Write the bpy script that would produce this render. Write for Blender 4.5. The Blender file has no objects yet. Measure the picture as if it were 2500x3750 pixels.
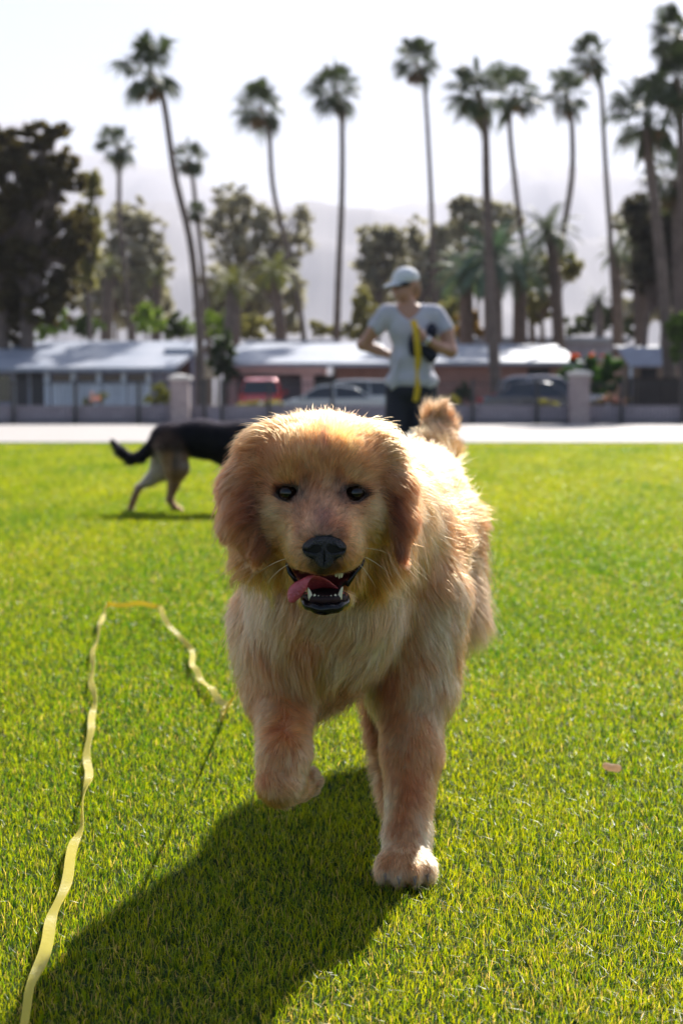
import bpy, math, random
import numpy as np
from mathutils import Vector, Matrix, kdtree

# ------------------------------------------------------------------ camera, sky, sun, exposure
S = bpy.context.scene
COL = S.collection
FPX = 50 / 24 * 2500
PITCH = math.atan(395 / FPX)
CAMZ = 0.70
cd = bpy.data.cameras.new('camera')
cam = bpy.data.objects.new('camera', cd)
COL.objects.link(cam)
cam.location = (0, 0, CAMZ)
cam.rotation_euler = (math.pi / 2 - PITCH, 0, 0)
cd.sensor_fit = 'HORIZONTAL'
cd.sensor_width = 24
cd.lens = 50
cd.clip_start = 0.05
cd.clip_end = 30000
cd.dof.use_dof = True
cd.dof.focus_distance = 1.93
cd.dof.aperture_fstop = 5.0
S.camera = cam

SUN_EL, SUN_AZ = math.radians(38), math.radians(21)      # behind the scene, to the right
w = bpy.data.worlds.new('World')
S.world = w
w.use_nodes = True
nt = w.node_tree
bg = nt.nodes['Background']
sky = nt.nodes.new('ShaderNodeTexSky')
sky.sky_type = 'NISHITA'
sky.sun_disc = False
sky.sun_elevation = SUN_EL
sky.sun_rotation = SUN_AZ
sky.air_density = 1.0
sky.dust_density = 0.8
sky.ozone_density = 1.0
nt.links.new(sky.outputs[0], bg.inputs[0])
bg.inputs[1].default_value = 0.05
sl = bpy.data.lights.new('sun', 'SUN')
sl.energy = 5.0
sl.angle = math.radians(0.53)
sl.color = (1.0, 0.955, 0.89)
so = bpy.data.objects.new('sun', sl)
COL.objects.link(so)
sdir = Vector((math.sin(SUN_AZ) * math.cos(SUN_EL), math.cos(SUN_AZ) * math.cos(SUN_EL), math.sin(SUN_EL)))
so.rotation_euler = sdir.to_track_quat('Z', 'Y').to_euler()
so.location = (20, 60, 80)
vs = S.view_settings
vs.view_transform = 'Standard'
vs.look = 'None'
vs.exposure = 1.45
vs.gamma = 1
vs.use_curve_mapping = False
cy = S.cycles
cy.max_bounces = 8
cy.diffuse_bounces = 4
cy.glossy_bounces = 3
cy.transmission_bounces = 6
cy.transparent_max_bounces = 8
cy.volume_bounces = 0
cy.use_denoising = True
cy.sample_clamp_indirect = 6
S.cycles_curves.shape = 'RIBBONS'
S.cycles_curves.subdivisions = 2

rng = np.random.default_rng(7)
random.seed(7)

def at(px, py, Y):
    """the point at depth Y on the ray through photo pixel (px, py)"""
    c, s = math.cos(PITCH), math.sin(PITCH)
    a, b = (px - 1250) / FPX, (1875 - py) / FPX
    d = np.array([a, c + s * b, -s + c * b])
    return np.array([0, 0, CAMZ]) + d * (Y / d[1])

def on_ground(px, py, z=0.0):
    c, s = math.cos(PITCH), math.sin(PITCH)
    a, b = (px - 1250) / FPX, (1875 - py) / FPX
    d = np.array([a, c + s * b, -s + c * b])
    return np.array([0, 0, CAMZ]) + d * ((z - CAMZ) / d[2])

# ------------------------------------------------------------------ object helpers
def tag(o, label=None, cat=None, group=None, kind=None):
    if label: o['label'] = label
    if cat: o['category'] = cat
    if group: o['group'] = group
    if kind: o['kind'] = kind
    return o

def empty(name, loc=(0, 0, 0), label=None, cat=None, group=None, rz=0.0):
    o = bpy.data.objects.new(name, None)
    o.empty_display_size = 0.1
    COL.objects.link(o)
    o.location = [float(c) for c in loc]
    o.rotation_euler = (0, 0, rz)
    return tag(o, label, cat, group)

def link(name, data, parent=None):
    o = bpy.data.objects.new(name, data)
    COL.objects.link(o)
    if parent is not None:
        o.parent = parent
    return o

def np_mesh(name, V, quads=None, tris=None, mat=None, parent=None, smooth=True, col=None, world=True, mats=None, midx=None):
    """mesh object from arrays; V in world coordinates when world, moved into the parent's frame"""
    V = np.asarray(V, dtype=np.float64).reshape(-1, 3)
    if parent is not None and world:
        V = V - np.array(parent.location)
    me = bpy.data.meshes.new(name)
    quads = np.zeros((0, 4), int) if quads is None else np.asarray(quads, int).reshape(-1, 4)
    tris = np.zeros((0, 3), int) if tris is None else np.asarray(tris, int).reshape(-1, 3)
    me.vertices.add(len(V))
    me.vertices.foreach_set('co', V.astype(np.float32).ravel())
    nl = quads.size + tris.size
    me.loops.add(nl)
    me.loops.foreach_set('vertex_index', np.concatenate([quads.ravel(), tris.ravel()]).astype(np.int32))
    npoly = len(quads) + len(tris)
    me.polygons.add(npoly)
    st = np.concatenate([np.arange(len(quads)) * 4, quads.size + np.arange(len(tris)) * 3]).astype(np.int32)
    me.polygons.foreach_set('loop_start', st)
    if midx is not None:
        me.polygons.foreach_set('material_index', np.asarray(midx, np.int32))
    me.polygons.foreach_set('use_smooth', np.full(npoly, bool(smooth)))
    me.update(calc_edges=True)
    if col is not None:
        a = me.color_attributes.new('col', 'FLOAT_COLOR', 'POINT')
        c = np.ones((len(V), 4), np.float32)
        c[:, :3] = col
        a.data.foreach_set('color', c.ravel())
    for m in (mats or ([mat] if mat else [])):
        me.materials.append(m)
    return link(name, me, parent)

class MB:
    """collects boxes, tubes, lathes and loose faces; build() links them as one mesh object"""
    def __init__(s):
        s.v, s.f = [], []
    def add(s, vs, fs):
        n = len(s.v)
        s.v += [tuple(float(c) for c in p) for p in vs]
        s.f += [tuple(n + i for i in f) for f in fs]
        return s
    def box(s, x0, x1, y0, y1, z0, z1, b=0.0):
        if b <= 0:
            vs = [(x, y, z) for x in (x0, x1) for y in (y0, y1) for z in (z0, z1)]
            return s.add(vs, [(0, 1, 3, 2), (4, 6, 7, 5), (0, 4, 5, 1), (2, 3, 7, 6), (0, 2, 6, 4), (1, 5, 7, 3)])
        vs, fs = [], []
        for z, i in ((z0, b), (z0 + b, 0), (z1 - b, 0), (z1, b)):      # octagon-cornered rings
            vs += [(x0 + i, y0 + b, z), (x0 + i + b * (i == 0), y0 + i, z), (x1 - b, y0 + i, z), (x1 - i, y0 + b, z),
                   (x1 - i, y1 - b, z), (x1 - b, y1 - i, z), (x0 + b, y1 - i, z), (x0 + i, y1 - b, z)]
        for r in range(3):
            for k in range(8):
                fs.append((r * 8 + k, r * 8 + (k + 1) % 8, r * 8 + 8 + (k + 1) % 8, r * 8 + 8 + k))
        fs += [tuple(range(7, -1, -1)), tuple(range(24, 32))]
        return s.add(vs, fs)
    def tube(s, pts, rad, n=8, cap=True):
        pts = [Vector([float(c) for c in p]) for p in pts]
        if not hasattr(rad, '__len__'): rad = [rad] * len(pts)
        vs, fs = [], []
        ref = None
        for i, p in enumerate(pts):
            t = (pts[min(i + 1, len(pts) - 1)] - pts[max(i - 1, 0)]).normalized()
            if ref is None:
                ref = t.orthogonal().normalized()
            ref = (ref - t * ref.dot(t)).normalized()
            b = t.cross(ref)
            for k in range(n):
                a = 2 * math.pi * k / n
                vs.append(p + (ref * math.cos(a) + b * math.sin(a)) * rad[i])
        for i in range(len(pts) - 1):
            for k in range(n):
                fs.append((i * n + k, i * n + (k + 1) % n, (i + 1) * n + (k + 1) % n, (i + 1) * n + k))
        if cap:
            fs += [tuple(range(n - 1, -1, -1)), tuple(range((len(pts) - 1) * n, len(pts) * n))]
        return s.add(vs, fs)
    def lathe(s, prof, c=(0, 0, 0), n=24, axis='z'):
        vs, fs = [], []
        for r, z in prof:
            for k in range(n):
                a = 2 * math.pi * k / n
                q = (r * math.cos(a), r * math.sin(a), z)
                if axis == 'y': q = (q[0], q[2], q[1])
                if axis == 'x': q = (q[2], q[0], q[1])
                vs.append((q[0] + c[0], q[1] + c[1], q[2] + c[2]))
        for i in range(len(prof) - 1):
            for k in range(n):
                fs.append((i * n + k, i * n + (k + 1) % n, (i + 1) * n + (k + 1) % n, (i + 1) * n + k))
        fs += [tuple(range(n - 1, -1, -1)), tuple(range((len(prof) - 1) * n, len(prof) * n))]
        return s.add(vs, fs)
    def build(s, name, mat, parent=None, smooth=False, world=True):
        me = bpy.data.meshes.new(name)
        off = parent.location if (parent is not None and world) else Vector((0, 0, 0))
        me.from_pydata([tuple(Vector(p) - off) for p in s.v], [], s.f)
        me.update()
        if smooth:
            me.polygons.foreach_set('use_smooth', [True] * len(me.polygons))
        if mat: me.materials.append(mat)
        return link(name, me, parent)

# ------------------------------------------------------------------ materials
def mat(name, color=(0.5, 0.5, 0.5), rough=0.6, metal=0.0, noise=None, bump=None, spec=0.5, attr=None, trans=None, coat=0.0, sheen=0.0, sss=0.0):
    """noise=(scale, amount[, second colour]) mottles the colour; bump=(scale, strength); trans=colour adds translucency"""
    m = bpy.data.materials.new(name)
    m.use_nodes = True
    n, l = m.node_tree.nodes, m.node_tree.links
    p = n['Principled BSDF']
    p.inputs['Roughness'].default_value = rough
    p.inputs['Metallic'].default_value = metal
    p.inputs['Specular IOR Level'].default_value = spec
    p.inputs['Coat Weight'].default_value = coat
    p.inputs['Sheen Weight'].default_value = sheen
    if sss:
        p.inputs['Subsurface Weight'].default_value = sss
        p.inputs['Subsurface Radius'].default_value = (0.012, 0.004, 0.003)
        p.inputs['Subsurface Scale'].default_value = 1.0
    c = (*color, 1)
    src = None
    if attr:
        a = n.new('ShaderNodeAttribute'); a.attribute_name = attr
        src = a.outputs['Color']
    else:
        p.inputs['Base Color'].default_value = c
    tc = n.new('ShaderNodeTexCoord')
    if noise:
        t = n.new('ShaderNodeTexNoise'); t.inputs['Scale'].default_value = noise[0]; t.inputs['Detail'].default_value = 6
        l.new(tc.outputs['Object'], t.inputs['Vector'])
        mr = n.new('ShaderNodeMapRange'); mr.inputs[1].default_value = 0.3; mr.inputs[2].default_value = 0.7
        l.new(t.outputs[0], mr.inputs[0])
        mx = n.new('ShaderNodeMix'); mx.data_type = 'RGBA'
        if len(noise) > 2:
            mx.inputs['A'].default_value = c
            mx.inputs['B'].default_value = (*noise[2], 1)
            mr.inputs[4].default_value = noise[1]
        else:
            mx.blend_type = 'MULTIPLY'
            g = 1 - noise[1]
            mx.inputs['B'].default_value = (g, g, g, 1)
            if src is None: mx.inputs['A'].default_value = c
        if src is not None: l.new(src, mx.inputs['A'])
        l.new(mr.outputs[0], mx.inputs['Factor'])
        src = mx.outputs['Result']
    if src is not None:
        l.new(src, p.inputs['Base Color'])
    if bump:
        t = n.new('ShaderNodeTexNoise'); t.inputs['Scale'].default_value = bump[0]; t.inputs['Detail'].default_value = 5
        l.new(tc.outputs['Object'], t.inputs['Vector'])
        b = n.new('ShaderNodeBump'); b.inputs['Strength'].default_value = bump[1]; b.inputs['Distance'].default_value = 0.01
        l.new(t.outputs[0], b.inputs['Height']); l.new(b.outputs[0], p.inputs['Normal'])
    if trans is not None:
        tr = n.new('ShaderNodeBsdfTranslucent')
        tr.inputs[0].default_value = (*trans[:3], 1)
        if attr and len(trans) > 4 and src is not None:
            g = n.new('ShaderNodeMix'); g.data_type = 'RGBA'; g.blend_type = 'MULTIPLY'; g.inputs['Factor'].default_value = 1
            l.new(src, g.inputs['A']); g.inputs['B'].default_value = (*trans[:3], 1)
            l.new(g.outputs['Result'], tr.inputs[0])
        ms = n.new('ShaderNodeMixShader'); ms.inputs[0].default_value = trans[3] if len(trans) > 3 else 0.5
        l.new(p.outputs[0], ms.inputs[1]); l.new(tr.outputs[0], ms.inputs[2])
        l.new(ms.outputs[0], n['Material Output'].inputs['Surface'])
    return m

def hair_mat(name, rough=0.35, radial=0.6, coat=0.0, ior=1.55):
    m = bpy.data.materials.new(name)
    m.use_nodes = True
    n, l = m.node_tree.nodes, m.node_tree.links
    n.remove(n['Principled BSDF'])
    h = n.new('ShaderNodeBsdfHairPrincipled')
    h.model = 'CHIANG'
    h.parametrization = 'COLOR'
    a = n.new('ShaderNodeAttribute'); a.attribute_name = 'col'
    l.new(a.outputs['Color'], h.inputs['Color'])
    h.inputs['Roughness'].default_value = rough
    h.inputs['Radial Roughness'].default_value = radial
    h.inputs['Coat'].default_value = coat
    h.inputs['IOR'].default_value = ior
    l.new(h.outputs[0], n['Material Output'].inputs['Surface'])
    return m

# ------------------------------------------------------------------ signed-distance modelling for bodies
class Blob:
    """soft union of ellipsoids and tapering limbs, each with its own coat (direction, length, colour)"""
    def __init__(s):
        s.p = []          # kind, data, k, fur
        s.cuts = []
    def ell(s, c, r, rot=None, k=0.02, fur=None):
        R = np.eye(3) if rot is None else np.array(Matrix.Rotation(rot[2], 3, 'Z') @ Matrix.Rotation(rot[1], 3, 'Y') @ Matrix.Rotation(rot[0], 3, 'X'))
        s.p.append(('e', (np.array(c, float), np.array(r, float), R), k, fur)); return s
    def limb(s, a, b, ra, rb, k=0.02, fur=None):
        s.p.append(('c', (np.array(a, float), np.array(b, float), ra, rb), k, fur)); return s
    def chain(s, pts, rads, k=0.02, fur=None):
        for i in range(len(pts) - 1):
            s.limb(pts[i], pts[i + 1], rads[i], rads[i + 1], k, fur)
        return s
    def cut(s, c, r, rot=None, k=0.005):
        R = np.eye(3) if rot is None else np.array(Matrix.Rotation(rot[2], 3, 'Z') @ Matrix.Rotation(rot[1], 3, 'Y') @ Matrix.Rotation(rot[0], 3, 'X'))
        s.cuts.append((np.array(c, float), np.array(r, float), R, k)); return s
    @staticmethod
    def _e(P, c, r, R):
        q = (P - c) @ R
        k0 = np.linalg.norm(q / r, axis=1)
        k1 = np.linalg.norm(q / (r * r), axis=1) + 1e-9
        return k0 * (k0 - 1) / k1
    @staticmethod
    def _c(P, a, b, ra, rb):
        ab = b - a
        t = np.clip((P - a) @ ab / max(ab @ ab, 1e-12), 0, 1)
        return np.linalg.norm(P - a - t[:, None] * ab, axis=1) - (ra + (rb - ra) * t)
    def prim(s, i, P):
        kd, dt, k, fur = s.p[i]
        return s._e(P, *dt) if kd == 'e' else s._c(P, *dt)
    def f(s, P):
        d = None
        for i, (kd, dt, k, fur) in enumerate(s.p):
            e = s.prim(i, P)
            if d is None: d = e; continue
            h = np.clip(0.5 + 0.5 * (d - e) / k, 0, 1)
            d = d * (1 - h) + e * h - k * h * (1 - h)
        for c, r, R, k in s.cuts:
            e = -s._e(P, c, r, R)
            h = np.clip(0.5 + 0.5 * (e - d) / k, 0, 1)
            d = d * (1 - h) + e * h + k * h * (1 - h)
        return d
    def bounds(s, pad=0.03):
        lo, hi = np.full(3, 1e9), np.full(3, -1e9)
        for kd, dt, k, fur in s.p:
            if kd == 'e':
                m = dt[1].max(); pts = [dt[0] - m, dt[0] + m]
            else:
                pts = [dt[0] - dt[2], dt[0] + dt[2], dt[1] - dt[3], dt[1] + dt[3]]
            for q in pts:
                lo = np.minimum(lo, q); hi = np.maximum(hi, q)
        return lo - pad, hi + pad
    def mesh(s, h):
        lo, hi = s.bounds()
        R = 4
        nc = np.ceil((hi - lo) / (h * R)).astype(int) + 1
        ax = [lo[i] + np.arange(nc[i]) * h * R for i in range(3)]
        G = np.stack(np.meshgrid(*ax, indexing='ij'), -1).reshape(-1, 3)
        dc = s.f(G).reshape(nc)
        nf = nc * R
        val = np.repeat(np.repeat(np.repeat(dc, R, 0), R, 1), R, 2).astype(np.float32)
        near = np.abs(dc) < h * R * 2.6
        idx = np.argwhere(near)
        off = np.stack(np.meshgrid(*[np.arange(R)] * 3, indexing='ij'), -1).reshape(-1, 3)
        fi = (idx[:, None, :] * R + off[None]).reshape(-1, 3)
        P = lo + fi * h
        out = np.empty(len(P))
        for a in range(0, len(P), 400000):
            out[a:a + 400000] = s.f(P[a:a + 400000])
        val[fi[:, 0], fi[:, 1], fi[:, 2]] = out
        return surface_nets(val, lo, h)
    def coat(s, P, sharp=0.010):
        """blended coat of the primitives nearest to each point: direction, length, colour"""
        n = len(P)
        W = np.zeros(n); D = np.zeros((n, 3)); L = np.zeros(n); C = np.zeros((n, 3))
        ds = np.stack([s.prim(i, P) for i in range(len(s.p)) ], 0)
        mn = ds.min(0)
        for i, (kd, dt, k, fur) in enumerate(s.p):
            wgt = np.exp(-(ds[i] - mn) / sharp)
            dr, ln, cl = fur
            dr = np.array(dr, float); dr /= np.linalg.norm(dr)
            W += wgt; D += wgt[:, None] * dr; L += wgt * ln; C += wgt[:, None] * np.array(cl)
        return D / W[:, None], L / W, C / W[:, None]

def surface_nets(v, lo, h):
    s = v < 0
    nx, ny, nz = v.shape
    c = np.zeros((nx - 1, ny - 1, nz - 1), np.uint8)
    for i in (0, 1):
        for j in (0, 1):
            for k in (0, 1):
                c += s[i:nx - 1 + i, j:ny - 1 + j, k:nz - 1 + k]
    act = np.argwhere((c > 0) & (c < 8))
    idx = np.full(c.shape, -1, np.int64)
    idx[act[:, 0], act[:, 1], act[:, 2]] = np.arange(len(act))
    acc = np.zeros((len(act), 3)); cnt = np.zeros(len(act))
    cr = [(i, j, k) for i in (0, 1) for j in (0, 1) for k in (0, 1)]
    for a in cr:
        for b in cr:
            if sum(b) - sum(a) == 1 and all(y >= x for x, y in zip(a, b)):
                va = v[act[:, 0] + a[0], act[:, 1] + a[1], act[:, 2] + a[2]]
                vb = v[act[:, 0] + b[0], act[:, 1] + b[1], act[:, 2] + b[2]]
                m = (va < 0) != (vb < 0)
                t = np.where(m, va / np.where(m, va - vb, 1), 0)[:, None]
                acc += np.where(m[:, None], np.array(a) + t * (np.array(b) - np.array(a)), 0)
                cnt += m
    V = lo + (act + acc / cnt[:, None]) * h
    Q = []
    for axis in range(3):
        u, w_ = [(1, 2), (2, 0), (0, 1)][axis]
        sl0 = [slice(None)] * 3; sl1 = [slice(None)] * 3
        sl0[axis] = slice(0, -1); sl1[axis] = slice(1, None)
        e = s[tuple(sl0)] != s[tuple(sl1)]
        ed = np.argwhere(e)
        ok = (ed[:, u] > 0) & (ed[:, w_] > 0) & (ed[:, u] < v.shape[u] - 1) & (ed[:, w_] < v.shape[w_] - 1)
        ed = ed[ok]
        q = []
        for du, dw in ((-1, -1), (0, -1), (0, 0), (-1, 0)):
            p = ed.copy(); p[:, u] += du; p[:, w_] += dw
            q.append(idx[p[:, 0], p[:, 1], p[:, 2]])
        q = np.stack(q, 1)
        inside = s[ed[:, 0], ed[:, 1], ed[:, 2]]
        q[~inside] = q[~inside][:, ::-1]
        Q.append(q)
    Q = np.concatenate(Q)
    Q = Q[(Q >= 0).all(1)]
    return V, Q

def vert_normals(V, Q):
    n = np.cross(V[Q[:, 2]] - V[Q[:, 0]], V[Q[:, 3]] - V[Q[:, 1]])
    N = np.zeros_like(V)
    for k in range(4):
        np.add.at(N, Q[:, k], n)
    return N / (np.linalg.norm(N, axis=1)[:, None] + 1e-12)

def unit(v):
    return v / (np.linalg.norm(v, axis=-1, keepdims=True) + 1e-12)

def smooth_noise(P, scale, seed):
    """cheap smooth vector noise: a few random sine waves"""
    r = np.random.default_rng(seed)
    out = np.zeros((len(P), 3))
    for i in range(6):
        k = r.normal(size=(3, 3)) * scale
        ph = r.random(3) * 6.28
        out += np.sin(P @ k.T + ph)
    return out / 2.5

def grow_coat(name, V, Q, blob, count, mat_, parent, dens=None, tweak=None, radius=0.00028, seg=6, clump=(0.012, 0.55),
              lift=0.35, wave=0.1, seed=1, tip=0.15, rvar=0.5):
    """hair strands rooted on the mesh, laid along the blob's coat direction and gathered in locks"""
    r = np.random.default_rng(seed)
    N = vert_normals(V, Q)
    T = np.concatenate([Q[:, [0, 1, 2]], Q[:, [0, 2, 3]]])
    area = np.linalg.norm(np.cross(V[T[:, 1]] - V[T[:, 0]], V[T[:, 2]] - V[T[:, 0]]), axis=1) / 2
    cen = V[T].mean(1)
    D, L, C = blob.coat(cen)
    wgt = area / (L + 0.006)
    if dens is not None:
        wgt = wgt * dens(cen)
    pick = r.choice(len(T), size=count, p=wgt / wgt.sum())
    a, b = r.random(count), r.random(count)
    sw = a + b > 1
    a[sw], b[sw] = 1 - a[sw], 1 - b[sw]
    t = T[pick]
    P = V[t[:, 0]] * (1 - a - b)[:, None] + V[t[:, 1]] * a[:, None] + V[t[:, 2]] * b[:, None]
    n = unit(N[t[:, 0]] * (1 - a - b)[:, None] + N[t[:, 1]] * a[:, None] + N[t[:, 2]] * b[:, None])
    D, L, C = blob.coat(P)
    lf = np.full(count, lift)
    if tweak is not None:
        P, n, D, L, C, lf, keep = tweak(P, n, D, L, C, lf)
        P, n, D, L, C, lf = P[keep], n[keep], D[keep], L[keep], C[keep], lf[keep]
        count = len(P)
    D = D + smooth_noise(P, 24, seed + 5) * 0.20 + smooth_noise(P, 90, seed + 6) * 0.12
    T_ = unit(D - n * (D * n).sum(1)[:, None])
    L = L * r.uniform(0.6, 1.1, count)
    fly = r.random(count) < 0.05
    lf = np.where(fly, lf * 2.2 + 0.35, lf)
    L = np.where(fly, L * 1.25, L)
    d0 = unit(T_ + n * (lf * r.uniform(0.5, 1.5, count))[:, None] + r.normal(size=(count, 3)) * 0.07)
    ts = np.linspace(0, 1, seg)
    pts = np.empty((count, seg, 3))
    bend = T_ * 0.5 + np.array([0, 0, -0.25]) * np.clip(L / 0.06, 0, 1)[:, None] - n * lf[:, None] * 0.5
    wv = smooth_noise(P, 60, seed + 8)
    side = np.cross(n, T_)
    for i, q in enumerate(ts):
        x = d0 * q + bend * (q * q * 0.45)
        pts[:, i] = P + x * L[:, None] + side * (np.sin(q * 5 + wv[:, :1] * 3) * wave * q * wv[:, 1:2]) * L[:, None]
    # locks: strands lean to the nearest lock's own strand, broad locks first, then fine ones
    size, amt = clump
    Lb = np.clip((L - 0.02) / 0.04, 0, 1)
    ng = max(50, int(count * 0.006))
    g = r.choice(count, ng, replace=False)
    kd = kdtree.KDTree(ng)
    for j, gi in enumerate(g):
        kd.insert(P[gi] + r.normal(size=3) * 0.003, j)
    kd.balance()
    near = np.fromiter((kd.find(p)[1] for p in P), int, count)
    G = g[near]
    big = (r.random(ng) - 0.5)[near]
    C = C * (1 + big * rvar * np.clip(L / 0.04, 0.15, 1))[:, None]
    swing = (side * 0.5 + n * 0.15)[G] * (r.normal(size=ng)[near] * Lb * 0.45)[:, None]
    for i, q in enumerate(ts):
        pts[:, i] += swing * (q ** 1.5) * L[:, None]
    sc = np.minimum(L / L[G], 1.35)[:, None]
    for i, q in enumerate(ts):
        k = (Lb * (1 - fly * 0.8) * amt * 0.75 * r.uniform(0.6, 1.1, count) * q ** 1.2)[:, None]
        gp = P[G] + (pts[G, i] - P[G]) * sc
        pts[:, i] = pts[:, i] * (1 - k) + (gp + (P - P[G]) * 0.35) * k
    ng = max(50, int(count * 0.045))
    g = r.choice(count, ng, replace=False)
    kd = kdtree.KDTree(ng)
    for j, gi in enumerate(g):
        kd.insert(P[gi], j)
    kd.balance()
    near = np.fromiter((kd.find(p)[1] for p in P), int, count)
    G = g[near]
    cl = (1 - fly * 0.8) * amt * r.uniform(0.5, 1.2, count) * np.clip(L / 0.03, 0.25, 1)
    sc = np.minimum(L / L[G], 1.35)[:, None]
    for i, q in enumerate(ts):
        k = (cl * q ** 1.3)[:, None]
        gp = P[G] + (pts[G, i] - P[G]) * sc
        pts[:, i] = pts[:, i] * (1 - k) + (gp + (P - P[G]) * 0.15) * k
    C = C * (1 + (r.random(ng)[near] - 0.5) * rvar)[:, None] * (1 + (r.random(count) - 0.5) * 0.25)[:, None]
    if parent is not None:
        pts = pts - np.array(parent.location)
    cu = bpy.data.hair_curves.new(name)
    cu.add_curves([seg] * count)
    cu.attributes['position'].data.foreach_set('vector', pts.astype(np.float32).ravel())
    ra = cu.attributes.get('radius') or cu.attributes.new('radius', 'FLOAT', 'POINT')
    prof = np.array([1 - (1 - tip) * q ** 1.8 for q in ts])
    rr = (radius * np.clip(0.55 + L / 0.05, 0.6, 1.25))[:, None] * prof[None]
    ra.data.foreach_set('value', rr.astype(np.float32).ravel())
    ca = cu.attributes.new('col', 'FLOAT_COLOR', 'CURVE')
    cc = np.ones((count, 4), np.float32); cc[:, :3] = np.clip(C, 0.003, 0.95)
    ca.data.foreach_set('color', cc.ravel())
    cu.materials.append(mat_)
    return link(name, cu, parent)
# ------------------------------------------------------------------ the setting: ground, pavement, lawn
YL, YW = 25.1, 48.6           # lawn's far edge, foot of the boundary wall
def sheet(name, x0, x1, y0, y1, z, m, nx=1, ny=1):
    xs, ys = np.linspace(x0, x1, nx + 1), np.linspace(y0, y1, ny + 1)
    V = np.array([(x, y, z) for y in ys for x in xs])
    Q = [(j * (nx + 1) + i, j * (nx + 1) + i + 1, (j + 1) * (nx + 1) + i + 1, (j + 1) * (nx + 1) + i) for j in range(ny) for i in range(nx)]
    return tag(np_mesh(name, V, Q, mat=m, smooth=False), kind='structure')

M_soil = mat('dry_soil', (0.30, 0.24, 0.17), 0.95, noise=(0.6, 0.6, (0.22, 0.20, 0.11)), bump=(6, 0.4))
sheet('ground', -9000, 9000, -300, 12000, -0.02, M_soil)
M_pave = mat('pale_concrete', (0.40, 0.365, 0.34), 0.8, noise=(1.2, 0.5, (0.31, 0.285, 0.27)), bump=(40, 0.15))
mb = MB()
mb.box(-60, 60, YL, YL + 0.16, -0.1, 0.035)
o = mb.build('kerb', M_pave); tag(o, kind='structure')
sheet('pavement', -60, 60, YL + 0.16, YW + 0.4, 0.02, M_pave)
M_asph = mat('asphalt', (0.06, 0.06, 0.065), 0.9, noise=(3, 0.4, (0.09, 0.09, 0.09)), bump=(80, 0.3))
sheet('road', -90, 90, YW + 0.4, YW + 9.5, 0.01, M_asph)
M_turf = mat('turf_soil', (0.030, 0.055, 0.008), 1.0, noise=(30, 0.6, (0.03, 0.03, 0.012)), spec=0.1, bump=(60, 0.6))
sheet('lawn', -60, 60, -12, YL, 0.0, M_turf)

def blades(name, n, y0, y1, pw, hgt, wid, seed, m, grow=2.0, xpad=1.0, spread=0.36, dead=0.06):
    r = np.random.default_rng(seed)
    # distance with density falling off
    q = r.random(n)
    e = 2 - pw
    Y = (y0 ** e + q * (y1 ** e - y0 ** e)) ** (1 / e)
    X = (r.random(n) * 2 - 1) * (spread * Y + xpad)
    sc = np.maximum(1, (Y / grow)) ** 0.75
    tuft = smooth_noise(np.stack([X, Y, X * 0], 1), 9, seed)[:, 0]
    H = hgt * r.uniform(0.45, 1.15, n) * (1 + 0.09 * tuft) * sc ** 0.35
    W = wid * r.uniform(0.6, 1.25, n) * sc
    a = r.random(n) * 2 * np.pi
    la = r.random(n) * 2 * np.pi
    lean = np.abs(r.normal(0, 0.75, n)) + 0.1
    dx, dy = np.cos(a) * W / 2, np.sin(a) * W / 2
    lx, ly = np.cos(la), np.sin(la)
    V = np.empty((n, 5, 3))
    base = np.stack([X, Y, np.zeros(n)], 1)
    side = np.stack([dx, dy, np.zeros(n)], 1)
    midp = base + np.stack([lx * H * lean * 0.25, ly * H * lean * 0.25, H * 0.55], 1)
    top = base + np.stack([lx * H * lean * 0.95, ly * H * lean * 0.95, H * (1 - 0.22 * lean)], 1)
    V[:, 0] = base - side; V[:, 1] = base + side
    V[:, 2] = midp + side * 0.8; V[:, 3] = midp - side * 0.8
    V[:, 4] = top
    i = np.arange(n)[:, None] * 5
    Q = i + np.array([[0, 1, 2, 3]]); T = i + np.array([[3, 2, 4]])
    g = np.array([0.045, 0.135, 0.005]); y = np.array([0.30, 0.31, 0.006]); d = np.array([0.42, 0.32, 0.15]); k = np.array([0.010, 0.04, 0.006])
    u = np.clip(r.random(n) * 0.9 + 0.14 * smooth_noise(base, 2.2, seed + 3)[:, 1] + 0.05 * smooth_noise(base, 0.5, seed + 4)[:, 1], 0, 1)[:, None]
    c = g * (1 - u) + y * u
    dk = r.random(n) < 0.2
    c[dk] = k
    dd = r.random(n) < dead * np.clip(1 + 0.6 * smooth_noise(base, 1.2, seed + 9)[:, 2], 0.1, 2.5)
    c[dd] = d * r.uniform(0.7, 1.2, (dd.sum(), 1))
    c = np.repeat(c[:, None], 5, 1)
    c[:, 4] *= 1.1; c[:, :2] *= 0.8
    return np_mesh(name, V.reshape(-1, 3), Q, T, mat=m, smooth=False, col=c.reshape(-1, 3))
M_grass = mat('grass_blade', attr='col', rough=0.38, spec=0.45, trans=(2.5, 2.3, 0.9, 0.58, 1))
NG = 1.0
o = blades('grass', int(1900000 * NG), 0.9, 25.0, 1.6, 0.019, 0.0013, 11, M_grass)
tag(o, 'short sunlit green lawn grass with dry blades mixed in', 'grass', kind='stuff')
# ------------------------------------------------------------------ golden retriever running towards the camera
TAN = (0.70, 0.200, 0.064); RED = (0.37, 0.083, 0.025); CREAM = (0.74, 0.245, 0.088); PALE = (0.84, 0.40, 0.20); BRN = (0.22, 0.085, 0.03)
gold = empty('golden_retriever', (0.04, 2.2, 0), 'fluffy golden retriever running towards the viewer with its tongue out', 'dog')
E0 = at(1176, 1805, 1.90)
def H(x, y, z): return E0 + np.array([x, y, z]) * 0.001
def m3(*a): return np.array(a) * 0.001
B = Blob()
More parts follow.
